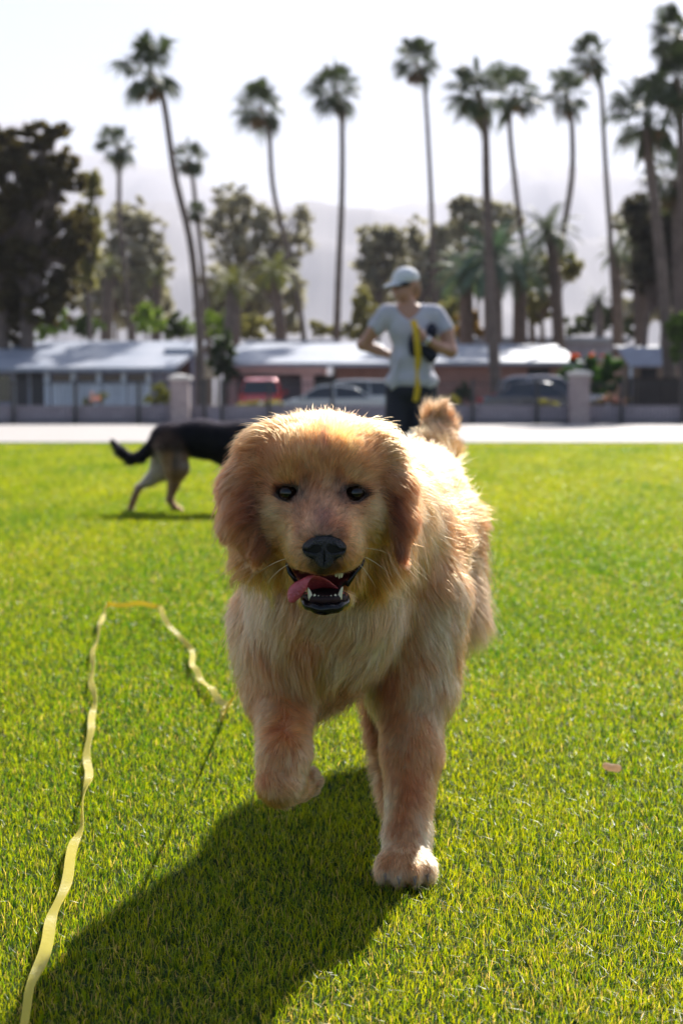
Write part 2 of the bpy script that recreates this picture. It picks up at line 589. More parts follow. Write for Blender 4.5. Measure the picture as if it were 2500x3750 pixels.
# trunk
B.ell(at(1205, 2130, 2.19), (0.122, 0.15, 0.158), k=0.05, fur=((-0.25, -0.25, -1), 0.042, CREAM))             # chest
B.ell(at(1130, 2340, 2.17), (0.088, 0.10, 0.085), k=0.05, fur=((0.05, -0.15, -1), 0.048, CREAM))            # breast
B.ell((0.068, 2.42, 0.455), (0.142, 0.24, 0.155), k=0.05, fur=((0.1, 0.9, -0.45), 0.05, TAN))                # ribs
B.ell((0.135, 2.76, 0.475), (0.108, 0.17, 0.122), k=0.05, fur=((0.12, 0.8, -0.5), 0.05, TAN))               # loin and rump
B.limb((0.06, 2.27, 0.558), (0.165, 2.83, 0.555), 0.060, 0.05, k=0.05, fur=((0.25, 1, 0.05), 0.036, TAN))        # back
B.limb(H(5, 80, -20), (0.03, 2.24, 0.515), 0.082, 0.120, k=0.04, fur=((0.0, 0.6, -0.75), 0.06, TAN))        # neck
B.ell(H(-66, 118, -50), m3(62, 68, 80), k=0.03, fur=((-0.40, 0.1, -1), 0.055, TAN))
B.ell(H(64, 114, -50), m3(56, 68, 80), k=0.03, fur=((0.55, 0.3, -0.9), 0.055, TAN))
# forelegs
B.limb(at(1000, 2270, 2.24), at(1030, 2520, 2.14), 0.062, 0.052, k=0.04, fur=((-0.25, 0.0, -1), 0.030, TAN))
B.limb(at(1035, 2520, 2.13), at(1040, 2760, 2.02), 0.044, 0.031, k=0.025, fur=((-0.08, 0.05, -1), 0.017, TAN))
B.limb(at(1040, 2760, 2.02), at(1022, 2862, 2.0), 0.031, 0.030, k=0.02, fur=((0, 0.25, -1), 0.016, TAN))
B.limb(at(1030, 2872, 2.0), at(1100, 2878, 2.07), 0.028, 0.021, k=0.010, fur=((0.6, 0.8, -0.1), 0.012, TAN))
for i, (px, py, Y) in enumerate(((1142, 2838, 2.06), (1158, 2862, 2.085), (1146, 2890, 2.10), (1112, 2908, 2.10))):
    B.ell(at(px, py, Y), (0.0105, 0.016, 0.0095), k=0.003, fur=((0.8, 0.6, 0), 0.005, PALE))
B.limb(at(1490, 2180, 2.27), at(1505, 2480, 2.24), 0.096, 0.070, k=0.025, fur=((0.10, 0.1, -1), 0.032, TAN))
B.limb(at(1500, 2480, 2.24), at(1508, 2760, 2.16), 0.056, 0.041, k=0.03, fur=((-0.02, 0.0, -1), 0.018, TAN))
B.limb(at(1508, 2760, 2.16), at(1492, 3060, 2.09), 0.041, 0.030, k=0.02, fur=((-0.03, -0.05, -1), 0.013, CREAM))
B.limb(at(1490, 3060, 2.09), at(1483, 3170, 2.045), 0.030, 0.030, k=0.02, fur=((0, -0.35, -1), 0.015, PALE))
PAW = np.array([at(1483, 3190, 2.04)[0], 2.04, 0.026])
B.ell(PAW, (0.039, 0.043, 0.027), k=0.012, fur=((0, -0.9, -0.5), 0.012, CREAM))
for x, y in ((-0.030, -0.014), (-0.011, -0.028), (0.012, -0.028), (0.031, -0.014)):
    B.ell(PAW + np.array([x, y, -0.004]), (0.0125, 0.021, 0.019), k=0.007, fur=((0, -0.9, -0.5), 0.010, CREAM))
B.chain([at(1385, 2560, 2.30), at(1412, 2780, 2.22), at(1436, 2960, 2.14)], (0.022, 0.014, 0.010), k=0.01, fur=((-0.75, 0.3, -0.75), 0.026, BRN))
# hind legs
B.chain([(0.190, 2.74, 0.44), (0.198, 2.68, 0.32), (0.180, 2.80, 0.17)], (0.076, 0.058, 0.032), k=0.04, fur=((0.1, 0.4, -0.9), 0.05, TAN))
B.chain([(0.180, 2.80, 0.17), (0.150, 2.74, 0.07), (0.140, 2.68, 0.035)], (0.032, 0.026, 0.026), k=0.02, fur=((0, 0.2, -1), 0.018, TAN))
B.ell((0.138, 2.655, 0.03), (0.034, 0.05, 0.026), k=0.012, fur=((0, -0.9, -0.5), 0.01, PALE))
B.chain([(0.09, 2.78, 0.40), (0.075, 2.62, 0.28), (0.085, 2.78, 0.17)], (0.085, 0.058, 0.03), k=0.04, fur=((-0.1, 0.4, -0.9), 0.05, BRN))
B.chain([(0.085, 2.78, 0.17), (0.09, 2.72, 0.06), (0.10, 2.70, 0.03)], (0.03, 0.026, 0.026), k=0.02, fur=((0, 0.2, -1), 0.018, TAN))
B.ell((0.10, 2.67, 0.028), (0.032, 0.045, 0.025), k=0.012, fur=((0, -0.9, -0.5), 0.01, PALE))
# tail
B.chain([(0.178, 2.90, 0.575), (0.200, 2.975, 0.615), (0.206, 2.99, 0.65), (0.198, 2.98, 0.682)], (0.032, 0.022, 0.014, 0.007), k=0.02, fur=((-0.30, -0.1, 1), 0.058, TAN))
# head
B.ell(H(0, 80, 30), m3(91, 88, 73), k=0.03, fur=((0, 0.9, 0.5), 0.024, TAN))                               # skull
B.ell(H(0, 32, 34), m3(70, 50, 48), k=0.02, fur=((0, 0.35, 1), 0.013, TAN))                                # forehead
for s in (-1, 1):
    B.ell(H(25 * s, 14, 20), m3(21, 17, 15), k=0.014, fur=((0.3 * s, 0.2, 1), 0.010, TAN))                  # brows
    B.ell(H(47 * s, 34, -34), m3(37, 46, 46), k=0.025, fur=((0.8 * s, 0.65, -0.35), 0.015, TAN))           # cheeks
    B.ell(H(4 + 25 * s, -18, -68), m3(29, 56, 34), k=0.025, fur=((0.75 * s, 0.55, -0.45), 0.008, TAN))       # lips
B.limb(H(1, 25, -18), H(5, -56, -55), 0.048, 0.031, k=0.03, fur=((0, 0.8, 0.6), 0.006, TAN))              # muzzle
B.ell(H(5, -58, -76), m3(33, 24, 25), k=0.012, fur=((0, 0.4, -0.9), 0.006, CREAM))
B.ell(H(5, 40, -105), m3(48, 60, 36), k=0.03, fur=((0, 0.5, -1), 0.03, RED))                               # throat
B.ell(H(6, -22, -140), m3(33, 44, 15), rot=(math.radians(-8), 0, 0), k=0.012, fur=((0, 0.5, -0.7), 0.012, TAN))  # lower jaw
HEAD_N = len(B.p)
# ears
B.ell(H(-66, 74, 52), m3(38, 40, 34), k=0.03, fur=((-0.8, 0.2, -0.15), 0.026, TAN))
B.chain([H(-80, 62, 46), H(-100, 52, 8), H(-102, 38, -34), H(-82, 20, -76)], (0.028, 0.028, 0.027, 0.012), k=0.022, fur=((-0.05, -0.2, -1), 0.028, RED))
B.ell(H(68, 74, 50), m3(36, 40, 34), k=0.03, fur=((0.8, 0.3, 0.05), 0.030, TAN))
B.chain([H(84, 60, 42), H(101, 50, 6), H(107, 38, -36), H(110, 26, -80)], (0.022, 0.020, 0.017, 0.007), k=0.018, fur=((0.04, -0.1, -1), 0.020, RED))
# mouth and eyes
MC = H(6, -38, -117)
B.cut(MC, m3(31, 52, 14), rot=(math.radians(4), 0, 0), k=0.005)
B.cut(H(-22, -20, -108), m3(22, 30, 11), k=0.004)
B.cut(H(30, -10, -106), m3(22, 26, 8), rot=(0, math.radians(-18), 0), k=0.004)
for s in (-1, 1):
    B.cut(H(45 * s, -4, -1), m3(14, 17, 11), k=0.008)
gV, gQ = B.mesh(0.0042)
print('golden verts', len(gV))

def head_local(P): return (P - E0) * 1000
def bump2(x, z, cx, cz, rx, rz): return np.exp(-(((x - cx) / rx) ** 2 + ((z - cz) / rz) ** 2))
def gold_colour(P, C):
    """markings of the coat: darker mask, black lip and nose surround, red ears with painted gap shade, pale chest"""
    q = head_local(P); x, y, z = q[:, 0], q[:, 1], q[:, 2]
    front = 1 / (1 + np.exp((y - 75) / 12))
    def mixin(C, colr, wt):
        wt = np.clip(wt, 0, 1)[:, None]
        return C * (1 - wt) + np.array(colr) * wt
    hd = front * (z > -160)
    for s in (-1, 1):
        C = mixin(C, (0.13, 0.05, 0.028), hd * bump2(x, z, s * 43, -1, 22, 15) * 0.8)
    C = mixin(C, (0.15, 0.060, 0.042), hd * bump2(x, z, 3, -28, 24, 30) * 0.95)                      # bridge
    C = mixin(C, (0.30, 0.16, 0.11), hd * bump2(x, z, 4, -50, 24, 8) * 0.6)
    for s in (-1, 1):
        C = mixin(C, (0.80, 0.34, 0.13), hd * bump2(x, z, s * 47, 21, 17, 6) * 0.7)                  # pale brow arch
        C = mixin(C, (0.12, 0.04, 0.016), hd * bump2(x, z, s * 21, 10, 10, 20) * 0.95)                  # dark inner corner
        C = mixin(C, (0.10, 0.05, 0.03), hd * bump2(x, z, s * 31, -5, 11, 8) * 1.3)
        C = mixin(C, (0.80, 0.36, 0.14), hd * bump2(x, z, s * 62, -40, 22, 34) * 0.7)                # pale cheek
        C = mixin(C, (0.40, 0.20, 0.10), hd * bump2(x, z, s * 40, -24, 16, 7) * 0.7)
        C = mixin(C, (0.025, 0.015, 0.012), hd * (bump2(x, z, s * 43, -0.5, 22, 14) > 0.45))            # eye rims
    for s in (-1, 1):      # dark run from the eye down beside the muzzle, darker brow, spotted whisker bed
        t = np.clip((-8 - z) / 42, 0, 1)
        C = mixin(C, (0.14, 0.05, 0.025), hd * np.exp(-((x - s * (33 - 8 * t)) / 6.5) ** 2) * (z < 2) * (z > -56) * 0.75)
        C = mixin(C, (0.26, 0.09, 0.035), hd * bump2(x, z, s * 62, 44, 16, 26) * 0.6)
        for wx, wz in ((24, -66), (29, -74), (23, -80), (33, -84), (27, -90)):
            C = mixin(C, (0.10, 0.04, 0.02), (y < -20) * bump2(x, z, 4 + s * wx, wz, 1.6, 1.6) * 0.8)
    C = mixin(C, (0.14, 0.06, 0.035), hd * bump2(x, z, 2, 70, 5, 28) * 0.9)                          # forehead line
    for xa, za, xb, zb in ((-90, 8, -87, -30), (-87, -30, -66, -84), (94, 0, 98, -30), (98, -30, 108, -80)):      # dark inner edge of the ears, painting in the shaded gap beside the cheek
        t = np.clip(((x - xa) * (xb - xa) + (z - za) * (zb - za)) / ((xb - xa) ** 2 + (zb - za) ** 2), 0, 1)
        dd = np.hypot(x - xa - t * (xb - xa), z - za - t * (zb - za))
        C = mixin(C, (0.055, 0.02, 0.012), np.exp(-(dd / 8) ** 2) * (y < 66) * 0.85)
    C = mixin(C, (0.02, 0.017, 0.016), (y < -40) * np.clip(1.6 * bump2(x, z, 5, -88, 27, 15), 0, 1) ** 2)
    return C
skinC = gold_colour(gV, B.coat(gV)[2]) * 0.55
q = head_local(gV)
# inside of the mouth
c0, r0, R0, k0 = B.cuts[0]
inn = np.zeros(len(gV), bool)
for c0, r0, R0, k0 in B.cuts[:3]:
    inn |= (Blob._e(gV, c0, r0 , R0) < 0.0022)
skinC[(q[:, 1] < -50) & (bump2(q[:, 0], q[:, 2], 5, -72, 28, 24) > 0.36)] = (0.010, 0.009, 0.011)
skinC[inn] = (0.42, 0.07, 0.08)
lip = (np.abs(Blob._e(gV, *B.cuts[0][:3]) - 0.0032) < 0.0035) & (q[:, 2] < -119) & (q[:, 1] < 5)
skinC[lip] = (0.012, 0.010, 0.011)
skinC[(q[:, 1] < -25) & (q[:, 2] < -133) & (q[:, 2] > -150) & (np.abs(q[:, 0] - 6) < 34)] = (0.03, 0.012, 0.014)
skinC[inn & (q[:, 1] > -12)] = (0.10, 0.012, 0.015)
M_skin = mat('dog_skin', attr='col', rough=0.6, spec=0.25)
np_mesh('body', gV, gQ, mat=M_skin, parent=gold, col=skinC)

def gold_tweak(P, n, D, L, C, lf):
    q = head_local(P); x, y, z = q[:, 0], q[:, 1], q[:, 2]
    keep = np.ones(len(P), bool)
    for c, r_, R, k in B.cuts[:3]:
        keep &= Blob._e(P, c, r_, R) > 0.0035
    keep &= ~((np.abs(Blob._e(P, *B.cuts[0][:3])) < 0.008) & (z < -120) & (y < 0))
    keep &= ~((y < -25) & (z < -130) & (z > -148) & (np.abs(x - 6) < 36))
    for s in (-1, 1):
        keep &= ~((((x - 44.0 * s) / 14.0) ** 2 + ((z + 1.0 + 0.10 * s * (x - 45 * s)) / 9.8) ** 2 < 1) & (y < 45))
        # lids: hair runs away from the eye
        e = bump2(x, z, 45 * s, 0, 24, 19) * (y < 40)
        D += e[:, None] * 1.2 * unit(np.stack([x - 45 * s, x * 0 + 4, z - 0], 1))
        L *= 1 - 0.55 * e
    keep &= ~((((x - 5) / 26) ** 2 + ((z + 66) / 17) ** 2 < 1) & (y < -62))
    # face hair parts along the middle of the forehead and fans outwards
    fr = (y < 70) & (z > -50) & (z < 100)
    D[:, 0] += np.where(fr, np.clip(x / 70, -1, 1) * 0.6, 0)
    C = gold_colour(P, C)
    wp = P
    D = D + smooth_noise(P, 10, 55) * (0.34 * np.clip((L - 0.03) / 0.02, 0, 1))[:, None]
    # coat colour variation: pale and red locks
    nz = smooth_noise(wp, 38, 91)[:, 0] * 0.5 + smooth_noise(wp, 110, 92)[:, 1] * 0.3
    onbody = 1 / (1 + np.exp(-(y - 70) / 15)) + (z < -150)
    onbody = np.clip(onbody, 0.4, 1)
    k = np.clip(nz * onbody, -0.6, 0.6)[:, None]
    C = np.where(k > 0, C * (1 - k * 0.8) + np.array(PALE) * k * 0.8, C * (1 + k) + np.array(RED) * 0.75 * (-k))
    L = L * np.where(L > 0.035, 1 + 0.35 * smooth_noise(P, 30, 77)[:, 0].clip(-1, 1), 1)
    # tail plume
    tl = (P[:, 1] > 2.93) & (P[:, 2] > 0.60)
    C[tl] = C[tl] * 0.4 + np.array([0.34, 0.17, 0.10]) * 0.6
    lf = np.where(tl, 0.9, lf)
    back = (n[:, 2] > 0.5) & (P[:, 1] > 2.15)
    lf = np.where(back, 0.42, lf)
    face = (y < 60) & (z > -160) & (z < 110) & (np.abs(x) < 90)
    lf = np.where(face, 0.28, lf)
    return P, n, D, L, C, lf, keep
def gold_dens(P):
    q = head_local(P); x, y, z = q[:, 0], q[:, 1], q[:, 2]
    d = np.ones(len(P))
    d[(y < 70) & (z > -165)] = 1.5
    d[(P[:, 1] > 2.93) & (P[:, 2] > 0.6)] = 3
    return d
M_fur = hair_mat('golden_fur', 0.38, 0.7)
NF = 1.0
grow_coat('fur', gV, gQ, B, int(520000 * NF), M_fur, gold, dens=gold_dens, tweak=gold_tweak, radius=0.00026, seg=7, clump=(0.012, 0.6), seed=3, rvar=0.75)

# eyes
M_eye = mat('dog_eye', attr='col', rough=0.06, spec=0.45)
for s in (-1, 1):
    c = H(44.5 * s, 11, -1); r_ = 0.0152
    th, ph = np.meshgrid(np.linspace(0, np.pi, 33), np.linspace(0, 2 * np.pi, 41)[:-1], indexing='ij')
    v = np.stack([np.sin(th) * np.cos(ph), -np.cos(th), np.sin(th) * np.sin(ph)], -1).reshape(-1, 3)
    ang = th.ravel()
    cc = np.where(ang[:, None] < 0.33, (0.003, 0.003, 0.003), np.where(ang[:, None] < 0.85, (0.018, 0.007, 0.003), (0.012, 0.007, 0.006)))
    nr, nc = 33, 40
    Q = [(i * nc + j, (i + 1) * nc + j, (i + 1) * nc + (j + 1) % nc, i * nc + (j + 1) % nc) for i in range(nr - 1) for j in range(nc)]
    np_mesh('eye', c + v * r_, Q, mat=M_eye, parent=gold, col=cc)
# nose
NB = Blob()
f0 = ((0, 0, 1), 0.01, TAN)
NB.ell(H(5, -72, -64), m3(24, 17, 16), k=0.004, fur=f0)
NB.ell(H(5, -78, -56), m3(19.5, 13, 8), k=0.006, fur=f0)
NB.ell(H(-11.5, -80, -66), m3(12, 10, 11), k=0.006, fur=f0)
NB.ell(H(21.5, -80, -66), m3(12, 10, 11), k=0.006, fur=f0)
NB.ell(H(5, -77, -80), m3(13, 11, 13), k=0.008, fur=f0)
for s in (-1, 1):
    NB.cut(H(5 + 11.5 * s, -90, -67), m3(7.5, 13, 5.5), rot=(0, math.radians(14 * s), 0), k=0.003)
    NB.cut(H(5 + 20.5 * s, -87, -69), m3(7, 10, 2.4), rot=(0, math.radians(-8 * s), 0), k=0.002)
NB.cut(H(5, -91, -80), m3(1.2, 8, 14), k=0.0015)
nV, nQ = NB.mesh(0.0011)
M_nose = mat('dog_nose', (0.034, 0.032, 0.042), 0.28, spec=0.6, bump=(420, 0.8))
np_mesh('nose', nV, nQ, mat=M_nose, parent=gold)
# mouth furniture
M_tooth = mat('dog_tooth', (0.75, 0.70, 0.50), 0.25, spec=0.6)
M_tong = mat('dog_tongue', (0.62, 0.10, 0.13), 0.16, noise=(60, 0.35), spec=0.6, sss=0.2, bump=(300, 0.4))
M_lip = mat('dog_lip', (0.006, 0.005, 0.007), 0.22, spec=0.35)
def tooth(c, h, r_, leanx=0, up=1):
    mb = MB()
    n = 7
    pts = [np.array(c) + np.array([leanx * (t ** 1.4), -0.001 * t, up * h * t]) for t in np.linspace(0, 1, n)]
    mb.tube(pts, [r_ * (1 - t) ** 0.55 + 0.0003 for t in np.linspace(0, 1, n)], 10)
    return mb.build('tooth', M_tooth, gold, smooth=True)
tooth(H(-13, -52, -137), 0.0165, 0.0034, -0.004)
tooth(H(24.5, -52, -136), 0.0165, 0.0034, 0.004)
for x, z in ((-8, -138.5), (-3, -140), (2.5, -141), (8, -141), (13.5, -140), (19, -138.5)):
    tooth(H(x, -58 + 0.04 * (x - 5.5) ** 2 * 0.3, z + 4), 0.006, 0.0024)
for x, z, h in ((24, -103, 0.008), (20, -104, 0.005), (27, -104, 0.006)):
    tooth(H(x, -38, z), h, 0.0022, 0, -1)
# lower lip: a glossy black rim round the front of the jaw
mb = MB()
pts, rad = [], []
for a in np.linspace(-1.9, 1.9, 33):
    pts.append(H(5.5 + 28 * math.sin(a), -30 - 33 * math.cos(a), -148 + 10 * (1 - math.cos(a)) + 3 * math.sin(9 * a) * 0.3))
    rad.append(0.0080 - 0.0020 * abs(a) + 0.0005 * math.sin(11 * a))
mb.tube(pts, rad, 12)
mb.build('lip', M_lip, gold, smooth=True)
for s, pp in ((-1, [H(-43, -6, -84), H(-45, -8, -95), H(-42, -14, -105), H(-32, -22, -118)]), (1, [H(58, -2, -84), H(54, -8, -96), H(44, -18, -106), H(34, -26, -122)])):
    mb = MB(); mb.tube(pp, [0.0018, 0.0030, 0.0036, 0.003], 10)
    mb.build('lip', M_lip, gold, smooth=True)
for x, y in ((-0.030, -0.014), (-0.011, -0.028), (0.012, -0.028), (0.031, -0.014)):
    mb = MB(); a = PAW + np.array([x, y - 0.019, -0.004])
    mb.tube([a + np.array([0, -0.008 * t, 0.001 - 0.009 * t * t]) for t in np.linspace(0, 1, 6)], [0.0036 * (1 - t) + 0.0006 for t in np.linspace(0, 1, 6)], 8)
    mb.build('claw', mat('claw', (0.16, 0.11, 0.09), 0.3), gold, smooth=True)
# gum behind the incisors
mb = MB()
pts = [H(5.5 + 22 * math.sin(a), -34 - 22 * math.cos(a), -137 + 3 * (1 - math.cos(a))) for a in np.linspace(-1.5, 1.5, 21)]
mb.tube(pts, 0.0058, 10)
mb.build('gum', mat('dog_gum', (0.62, 0.14, 0.14), 0.25, spec=0.6), gold, smooth=True)
# tongue: lolls over the lip at the left of the picture
ctr = [H(8, 5, -126), H(2, -18, -122), H(-8, -36, -114), H(-20, -47, -111), H(-31, -52, -120), H(-37, -54, -131), H(-39, -54, -140)]
wd = [0.017, 0.018, 0.016, 0.0135, 0.0115, 0.0095, 0.0045]
dirs = [(1, 0, 0), (1, -0.1, 0.1), (0.8, -0.3, 0.4), (0.75, -0.2, 0.45), (0.85, -0.2, 0.35), (0.9, -0.25, 0.2), (0.9, -0.2, 0.15)]
def spl(arr, n):
    arr = np.array(arr, float); t = np.linspace(0, len(arr) - 1, n)
    out = np.empty((n, arr.shape[1])) if arr.ndim > 1 else np.empty(n)
    for j, q in enumerate(t):
        i = min(int(q), len(arr) - 2); u = q - i
        p0, p1, p2, p3 = arr[max(i - 1, 0)], arr[i], arr[i + 1], arr[min(i + 2, len(arr) - 1)]
        out[j] = 0.5 * (2 * p1 + (p2 - p0) * u + (2 * p0 - 5 * p1 + 4 * p2 - p3) * u * u + (3 * p1 - p0 - 3 * p2 + p3) * u ** 3)
    return out
c_, w_, d_ = spl(ctr, 30), spl(wd, 30), unit(spl(dirs, 30))
nk = 16
V = []
for i in range(30):
    tg = unit(c_[min(i + 1, 29)] - c_[max(i - 1, 0)])
    sd = unit(d_[i] - tg * (d_[i] @ tg)); up = np.cross(sd, tg)
    for k in range(nk):
        a = 2 * math.pi * k / nk
        xx = math.cos(a)
        V.append(c_[i] + sd * w_[i] * xx + up * (0.0034 * math.sin(a) + 0.004 * xx * xx))
Q = [(i * nk + k, i * nk + (k + 1) % nk, (i + 1) * nk + (k + 1) % nk, (i + 1) * nk + k) for i in range(29) for k in range(nk)]
V = np.array(V); V = np.vstack([V, c_[:1], c_[-1:]])
T = [(nk * 30, (k + 1) % nk, k) for k in range(nk)] + [(nk * 30 + 1, 29 * nk + k, 29 * nk + (k + 1) % nk) for k in range(nk)]
np_mesh('tongue', V, Q, T, mat=M_tong, parent=gold)
# whiskers
M_whisk = mat('whisker', (0.75, 0.6, 0.4), 0.4)
for s, x, y, z, dx, dz, l in ((1, 50, -30, -72, 0.8, 0.1, 55), (1, 50, -28, -80, 0.75, -0.25, 60), (1, 46, -30, -88, 0.6, -0.5, 45), (-1, -40, -30, -84, -0.9, -0.15, 50), (-1, -40, -28, -92, -0.8, -0.3, 40)):
    mb = MB(); a = H(x, y, z)
    pts = [a + np.array([dx * t * l, -0.1 * t * l, dz * t * l - 14 * t * t]) * 0.001 for t in np.linspace(0, 1, 10)]
    mb.tube(pts, [0.00055 * (1.1 - t) for t in np.linspace(0, 1, 10)], 5)
    mb.build('whisker', M_whisk, gold, smooth=True)
# ------------------------------------------------------------------ hills far behind the trees
def ridge(name, pts, Y, depth, seed, m):
    xs = np.linspace(-700, 3300, 260)
    py = np.interp(xs, [p[0] for p in pts], [p[1] for p in pts])
    r = np.random.default_rng(seed)
    for o_ in range(4):
        f = 0.0018 * 2.1 ** o_
        py = py + np.sin(xs * f * 6.28 + r.random() * 6.28) * 9 / 1.9 ** o_
    rows = []
    for k, t in enumerate(np.linspace(0, 1, 14)):
        yy = Y - depth * (1 - t)
        row = []
        for i, (x, q) in enumerate(zip(xs, py)):
            top = at(x, q, Y)
            hgt = top[2] * (t ** 0.8) + (math.sin(i * 0.23 + k * 0.7) * 0.03 + math.sin(i * 0.071 - k * 1.1) * 0.05 + r.normal() * 0.006) * top[2] * math.sin(t * math.pi)
            row.append((top[0], yy, max(hgt, -1) if t > 0 else -3))
        rows.append(row)
    rows.append([(at(x, q, Y)[0], Y + depth * 0.8, -3) for x, q in zip(xs, py)])
    V = np.array(rows).reshape(-1, 3); n = len(xs)
    Q = [(j * n + i, j * n + i + 1, (j + 1) * n + i + 1, (j + 1) * n + i) for j in range(len(rows) - 1) for i in range(n - 1)]
    return tag(np_mesh(name, V, Q, mat=m, smooth=True), kind='structure')
M_hill = mat('bare_hillside', (0.16, 0.14, 0.14), 0.95, noise=(0.002, 0.2))
ridge('hills', [(-700, 450), (0, 435), (90, 425), (270, 555), (430, 590), (620, 605), (800, 690), (1000, 740), (1400, 770), (1800, 700), (1900, 612), (2060, 605), (2350, 640), (2700, 610), (3300, 560)], 7000, 3000, 3, M_hill)
ridge('hills', [(-700, 820), (300, 800), (560, 745), (700, 745), (900, 830), (1150, 732), (1300, 745), (1500, 800), (1800, 930), (2120, 890), (2400, 850), (3300, 800)], 4200, 1500, 4, M_hill)

# ------------------------------------------------------------------ boundary wall, fence, pillars
def brick_mat(name, a, b, mortar, bw, bh, size=0.008, rough=0.9):
    m = mat(name, a, rough)
    n, l = m.node_tree.nodes, m.node_tree.links
    t = n.new('ShaderNodeTexBrick'); tc = n.new('ShaderNodeTexCoord'); mp = n.new('ShaderNodeMapping')
    mp.inputs['Rotation'].default_value = (math.pi / 2, 0, 0)
    l.new(tc.outputs['Object'], mp.inputs[0]); l.new(mp.outputs[0], t.inputs['Vector'])
    t.inputs['Color1'].default_value = (*a, 1); t.inputs['Color2'].default_value = (*b, 1); t.inputs['Mortar'].default_value = (*mortar, 1)
    t.inputs['Scale'].default_value = 1; t.inputs['Brick Width'].default_value = bw; t.inputs['Row Height'].default_value = bh; t.inputs['Mortar Size'].default_value = size
    l.new(t.outputs[0], n['Principled BSDF'].inputs['Base Color'])
    bp = n.new('ShaderNodeBump'); bp.inputs['Strength'].default_value = 0.5; bp.inputs['Distance'].default_value = 0.01
    l.new(t.outputs['Fac'], bp.inputs['Height']); bp.invert = True
    l.new(bp.outputs[0], n['Principled BSDF'].inputs['Normal'])
    return m
M_block = brick_mat('grey_block', (0.37, 0.33, 0.385), (0.31, 0.275, 0.32), (0.22, 0.20, 0.23), 0.4, 0.2)
M_cap = mat('pale_coping', (0.66, 0.63, 0.60), 0.8, noise=(6, 0.25))
M_iron = mat('dark_iron', (0.035, 0.037, 0.042), 0.5, metal=0.2, noise=(20, 0.3))
WT = 0.66
wall = empty('boundary_wall', (0, YW, 0), 'long low grey block wall along the far edge of the pavement', 'wall')
MB().box(-45, 45, YW - 0.01, YW + 0.19, 0.02, WT - 0.06).build('blocks', M_block, wall)
MB().box(-45, 45, YW - 0.04, YW + 0.22, WT - 0.06, WT, 0.01).build('coping', M_block, wall)
fence = empty('iron_fence', (0, YW - 0.2, 0), 'thin dark iron railing standing before the low block wall', 'fence')
PX_POST = [-400, -175, 48, 275, 508, 750, 812, 985, 1215, 1500, 1730, 1965, 2275, 2500, 2740, 2980]
postx = [at(p, 1500, YW - 0.2)[0] for p in PX_POST]
for x in postx:
    MB().box(x - 0.055, x + 0.055, YW - 0.26, YW - 0.14, 0.02, 1.50, 0.006).box(x - 0.07, x + 0.07, YW - 0.275, YW - 0.125, 1.50, 1.53).build('post', M_iron, fence)
for a, b in zip(postx[:-1], postx[1:]):
    if b - a < 0.8: continue
    mb = MB()
    for z in (0.12, 1.38):
        mb.box(a + 0.06, b - 0.06, YW - 0.215, YW - 0.185, z, z + 0.035)
    k = max(2, int((b - a) / 0.125))
    for i in range(1, k):
        x = a + (b - a) * i / k
        mb.box(x - 0.007, x + 0.007, YW - 0.207, YW - 0.193, 0.157, 1.378)
        mb.box(x - 0.007, x + 0.007, YW - 0.207, YW - 0.193, 1.417, 1.46)
    mb.build('railing', M_iron, fence)
M_stone = brick_mat('lilac_brown_stone', (0.32, 0.25, 0.26), (0.42, 0.34, 0.34), (0.22, 0.19, 0.19), 0.24, 0.11, 0.012)
def pillar(px, ptop, label, wdt=0.62):
    c = at(px, ptop, YW - 0.35)
    t = empty('gate_pillar', (c[0], YW - 0.35, 0), label, 'pillar', 'stone pillars in the boundary wall')
    h = c[2]
    MB().box(c[0] - wdt / 2, c[0] + wdt / 2, YW - 0.66, YW - 0.05, 0.02, h - 0.17, 0.01).build('shaft', M_stone, t)
    x0, x1, y0, y1 = c[0] - wdt / 2 - 0.07, c[0] + wdt / 2 + 0.07, YW - 0.73, YW + 0.02
    mb = MB().box(x0, x1, y0, y1, h - 0.17, h - 0.05, 0.012)
    cx, cy_ = (x0 + x1) / 2, (y0 + y1) / 2
    mb.add([(x0 + .02, y0 + .02, h - .048), (x1 - .02, y0 + .02, h - .048), (x1 - .02, y1 - .02, h - .048), (x0 + .02, y1 - .02, h - .048), (cx - .08, cy_ - .08, h + .02), (cx + .08, cy_ - .08, h + .02), (cx + .08, cy_ + .08, h + .02), (cx - .08, cy_ + .08, h + .02)],
           [(0, 1, 5, 4), (1, 2, 6, 5), (2, 3, 7, 6), (3, 0, 4, 7), (4, 5, 6, 7)])
    mb.build('cap', M_cap, t)
pillar(660, 1372, 'stone pillar with a pale cap at the left, behind the black dog\'s back')
pillar(2120, 1357, 'stone pillar with a pale cap at the right, before the dark sedan\'s nose')

# ------------------------------------------------------------------ houses
M_white_roof = mat('white_roof', (0.38, 0.40, 0.46), 0.5, noise=(0.5, 0.9, (0.20, 0.24, 0.32)), bump=(30, 0.1))
M_fascia = mat('grey_fascia', (0.35, 0.36, 0.40), 0.6)
M_bluewall = mat('blue_grey_render', (0.33, 0.34, 0.47), 0.85, noise=(1.5, 0.25))
M_board = mat('white_board', (0.74, 0.79, 0.90), 0.6, noise=(3, 0.1))
M_dark = mat('dark_opening', (0.03, 0.03, 0.04), 0.6)
M_glass = mat('dark_glass', (0.03, 0.035, 0.045), 0.08, spec=0.8)
M_pink = mat('pink_render', (0.66, 0.40, 0.38), 0.85, noise=(1.4, 0.2))
M_brown = mat('brown_brick', (0.42, 0.22, 0.19), 0.85, noise=(2.0, 0.3))
M_door = mat('mauve_garage_door', (0.20, 0.17, 0.22), 0.6)
FY = 62.0
def X(px, Y=FY): return at(px, 1480, Y)[0]
def Z(py, Y=FY): return at(1250, py, Y)[2]

